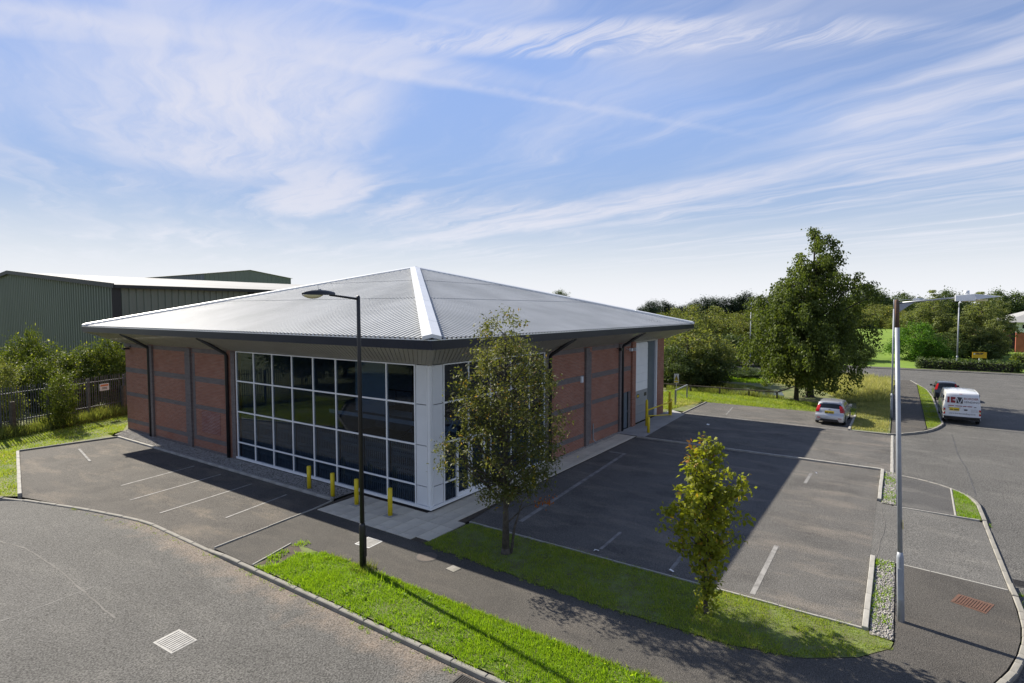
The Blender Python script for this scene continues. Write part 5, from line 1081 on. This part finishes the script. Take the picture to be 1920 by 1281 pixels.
hedge('clipped_hedge', 'dark clipped hedge along the far footpath below the orange board', 74.0, 75.5, -25.6, -16.2, 1.05, LM['dark'], 600, .26); hedge('clipped_hedge', 'rounded green hedge before the red brick office', 79.5, 82, -31, -26.2, 1.7, LM['shrub'], 400, .25)
# shrubs behind and in front of the palisade
for i, (x, y, d, wp, k) in enumerate(((-8,648,42,40,0),(30,628,44,34,1),(58,606,45,22,0),(88,640,44,40,1),(120,655,43,40,0),(150,648,43,36,1),(180,640,43,36,0),(205,628,43,34,1),(228,640,44,30,0),(15,690,40.5,36,0),(105,690,41,38,1),(160,682,41.5,38,0),(215,680,42,34,1),(60,668,41,36,1))):
    bg('fence_shrub', 'leafy green shrub crowding over the palisade fence' if i not in (2,) else 'tallest thin shoot among the shrubs over the fence', x, y, d, shr[k], 4.7, wp, 1.85, 'shrubs behind the palisade' if i != 2 else None, cat='shrub')
q = at(118, 803); tree('lone_shrub', 'pale leafy shrub growing in front of the palisade fence', (q[0], q[1], -.02), shr[1], .6, (.5,.5,.74), cat='shrub')
q = at(-14, 800); tree('corner_shrub', 'drooping grey green shrub at the far end of the palisade', (q[0], q[1], -.02), round1, .6, (.5,.5,.66), cat='shrub')

for i, (x, y) in enumerate(((-20,34),(-27,38),(-33,33),(-40,40),(-47,35),(-55,42))):  # out-of-view trees, added so the upper panes reflect something dark
    tree('reflection_tree', 'unseen tree added past the palisade to darken the glass reflections', (x, y, -.03), broad, i*1.3, (.9,.9,.8), 'unseen trees added for the glass reflections')

# ---- seams, cracks and edge tufts
def seam(nm, pts, wd, mt, z=-.095):
    m = MB()
    q = resample(pts, .35); q = [p+np.array((random.uniform(-.02,.02), random.uniform(-.02,.02))) for p in q]
    for a, b in zip(q, q[1:]):
        d = (b-a)/np.linalg.norm(b-a); n = np.array((-d[1], d[0]))*wd/2*random.uniform(.5,1.2)
        m.add([(*(a-n),z),(*(b-n),z),(*(b+n),z),(*(a+n),z)], [(0,1,2,3)])
    return struct(m.build(nm, mt))
tarm = mat('bitumen_seam', (.045,.044,.043), .7, 0, (.09,.088,.085), 4.); pal = mat('pale_scuff', (.16,.152,.138), .9, 0, (.115,.108,.096), 3.)
Q = lambda pts, z=-.1: [at(x, y, z) for x, y in pts]
seam('road_seam', Q([(-20,1172),(60,1145),(155,1108),(240,1078),(340,1050)]), .035, tarm); seam('road_scuff', Q([(-10,1012),(50,1030),(100,1060),(155,1108),(215,1160)]), .05, pal, -.096)
seam('road_seam', Q([(1785,815),(1795,850),(1815,885),(1830,930)]), .05, tarm); seam('road_seam', Q([(1480,735),(1700,720),(1930,728)]), .06, tarm, -.0955)
seam('yard_seam', Q([(1640,1050),(1660,985),(1650,945)], 0), .025, pal, .004)
def tufts(pts, n, spread, h, wd, mt, z, seed):
    r = np.random.default_rng(seed); q = np.array(resample(pts, .1)); c = q[r.integers(0, len(q), n)]+r.normal(0, spread, (n, 2)); k = 14
    P = np.repeat(c, k, 0)+r.normal(0, .035, (n*k, 2)); m = len(P); H = h*r.uniform(.4, 1.3, m); a = r.uniform(0, 6.28, m); B = np.c_[P, np.full(m, z-.01)]; sd = np.c_[np.cos(a), np.sin(a), np.zeros(m)]*wd/2
    T = B+np.c_[r.normal(0, .05, (m, 2)), H]; V = np.stack([B-sd, B+sd, T], 1).reshape(-1, 3)
    o = place('edge_grass', np_mesh('edge_grass', V, np.arange(3*m).reshape(-1, 3), mt, np.repeat(r.random(m)*.95, 3))); o['kind'] = 'stuff'
tufts([(-6.08,1.0),(-6.1,-10)], 150, .035, .10, .016, G['lush'], .01, 71); tufts([(-4.42,.3),(-4.45,-12)], 170, .05, .085, .016, G['shade'], .005, 72)
tufts([(-2.22,-1.8),(-2.28,-4),(-2.47,-7.6),(-2.35,-11),(-1.95,-12.4),(-.5,-13.9)], 150, .05, .07, .016, G['shade'], .005, 73); tufts([(0,-2),(0,-13.3)], 60, .03, .06, .015, G['shade'], .02, 74)
tufts([(-6.32,3),(-6.36,-7)], 22, .04, .06, .018, G['lush'], -.1, 75); tufts([(-6.4,6),(-7.2,11.5)], 16, .04, .05, .018, G['shade'], -.1, 76); tufts([(4.5,-16.7),(1.5,-16.35)], 10, .05, .10, .02, G['lush'], -.1, 77)
tufts([(10,-16.7),(14.2,-16.3)], 24, .05, .07, .02, G['lush'], -.1, 78); tufts([(4.66,-13.55),(.1,-13.6)], 26, .05, .09, .018, G['lush'], .02, 79)
# broad-leaved weeds in the verge
r_ = np.random.default_rng(81); cl = np.c_[r_.uniform(-6,-4.5,40), r_.uniform(-11.5,.6,40)]; P = np.repeat(np.c_[cl, np.full(40,.05)], 16, 0)+r_.normal(size=(640,3))*np.array([.06,.06,.02])
o = place('verge_weeds', leaves('verge_weeds', P, .10, G['lush'], r_, .45)); o['kind'] = 'stuff'
for x, y in ((700,560),(770,562),(840,564),(910,566),(985,568),(1065,572),(1110,576),(1150,584)):
    bg('belt_tree', 'far tree in the belt hidden behind the brick unit', x, y, 195, broad, 12, 34, 4.8, 'tree belt behind the brick unit')
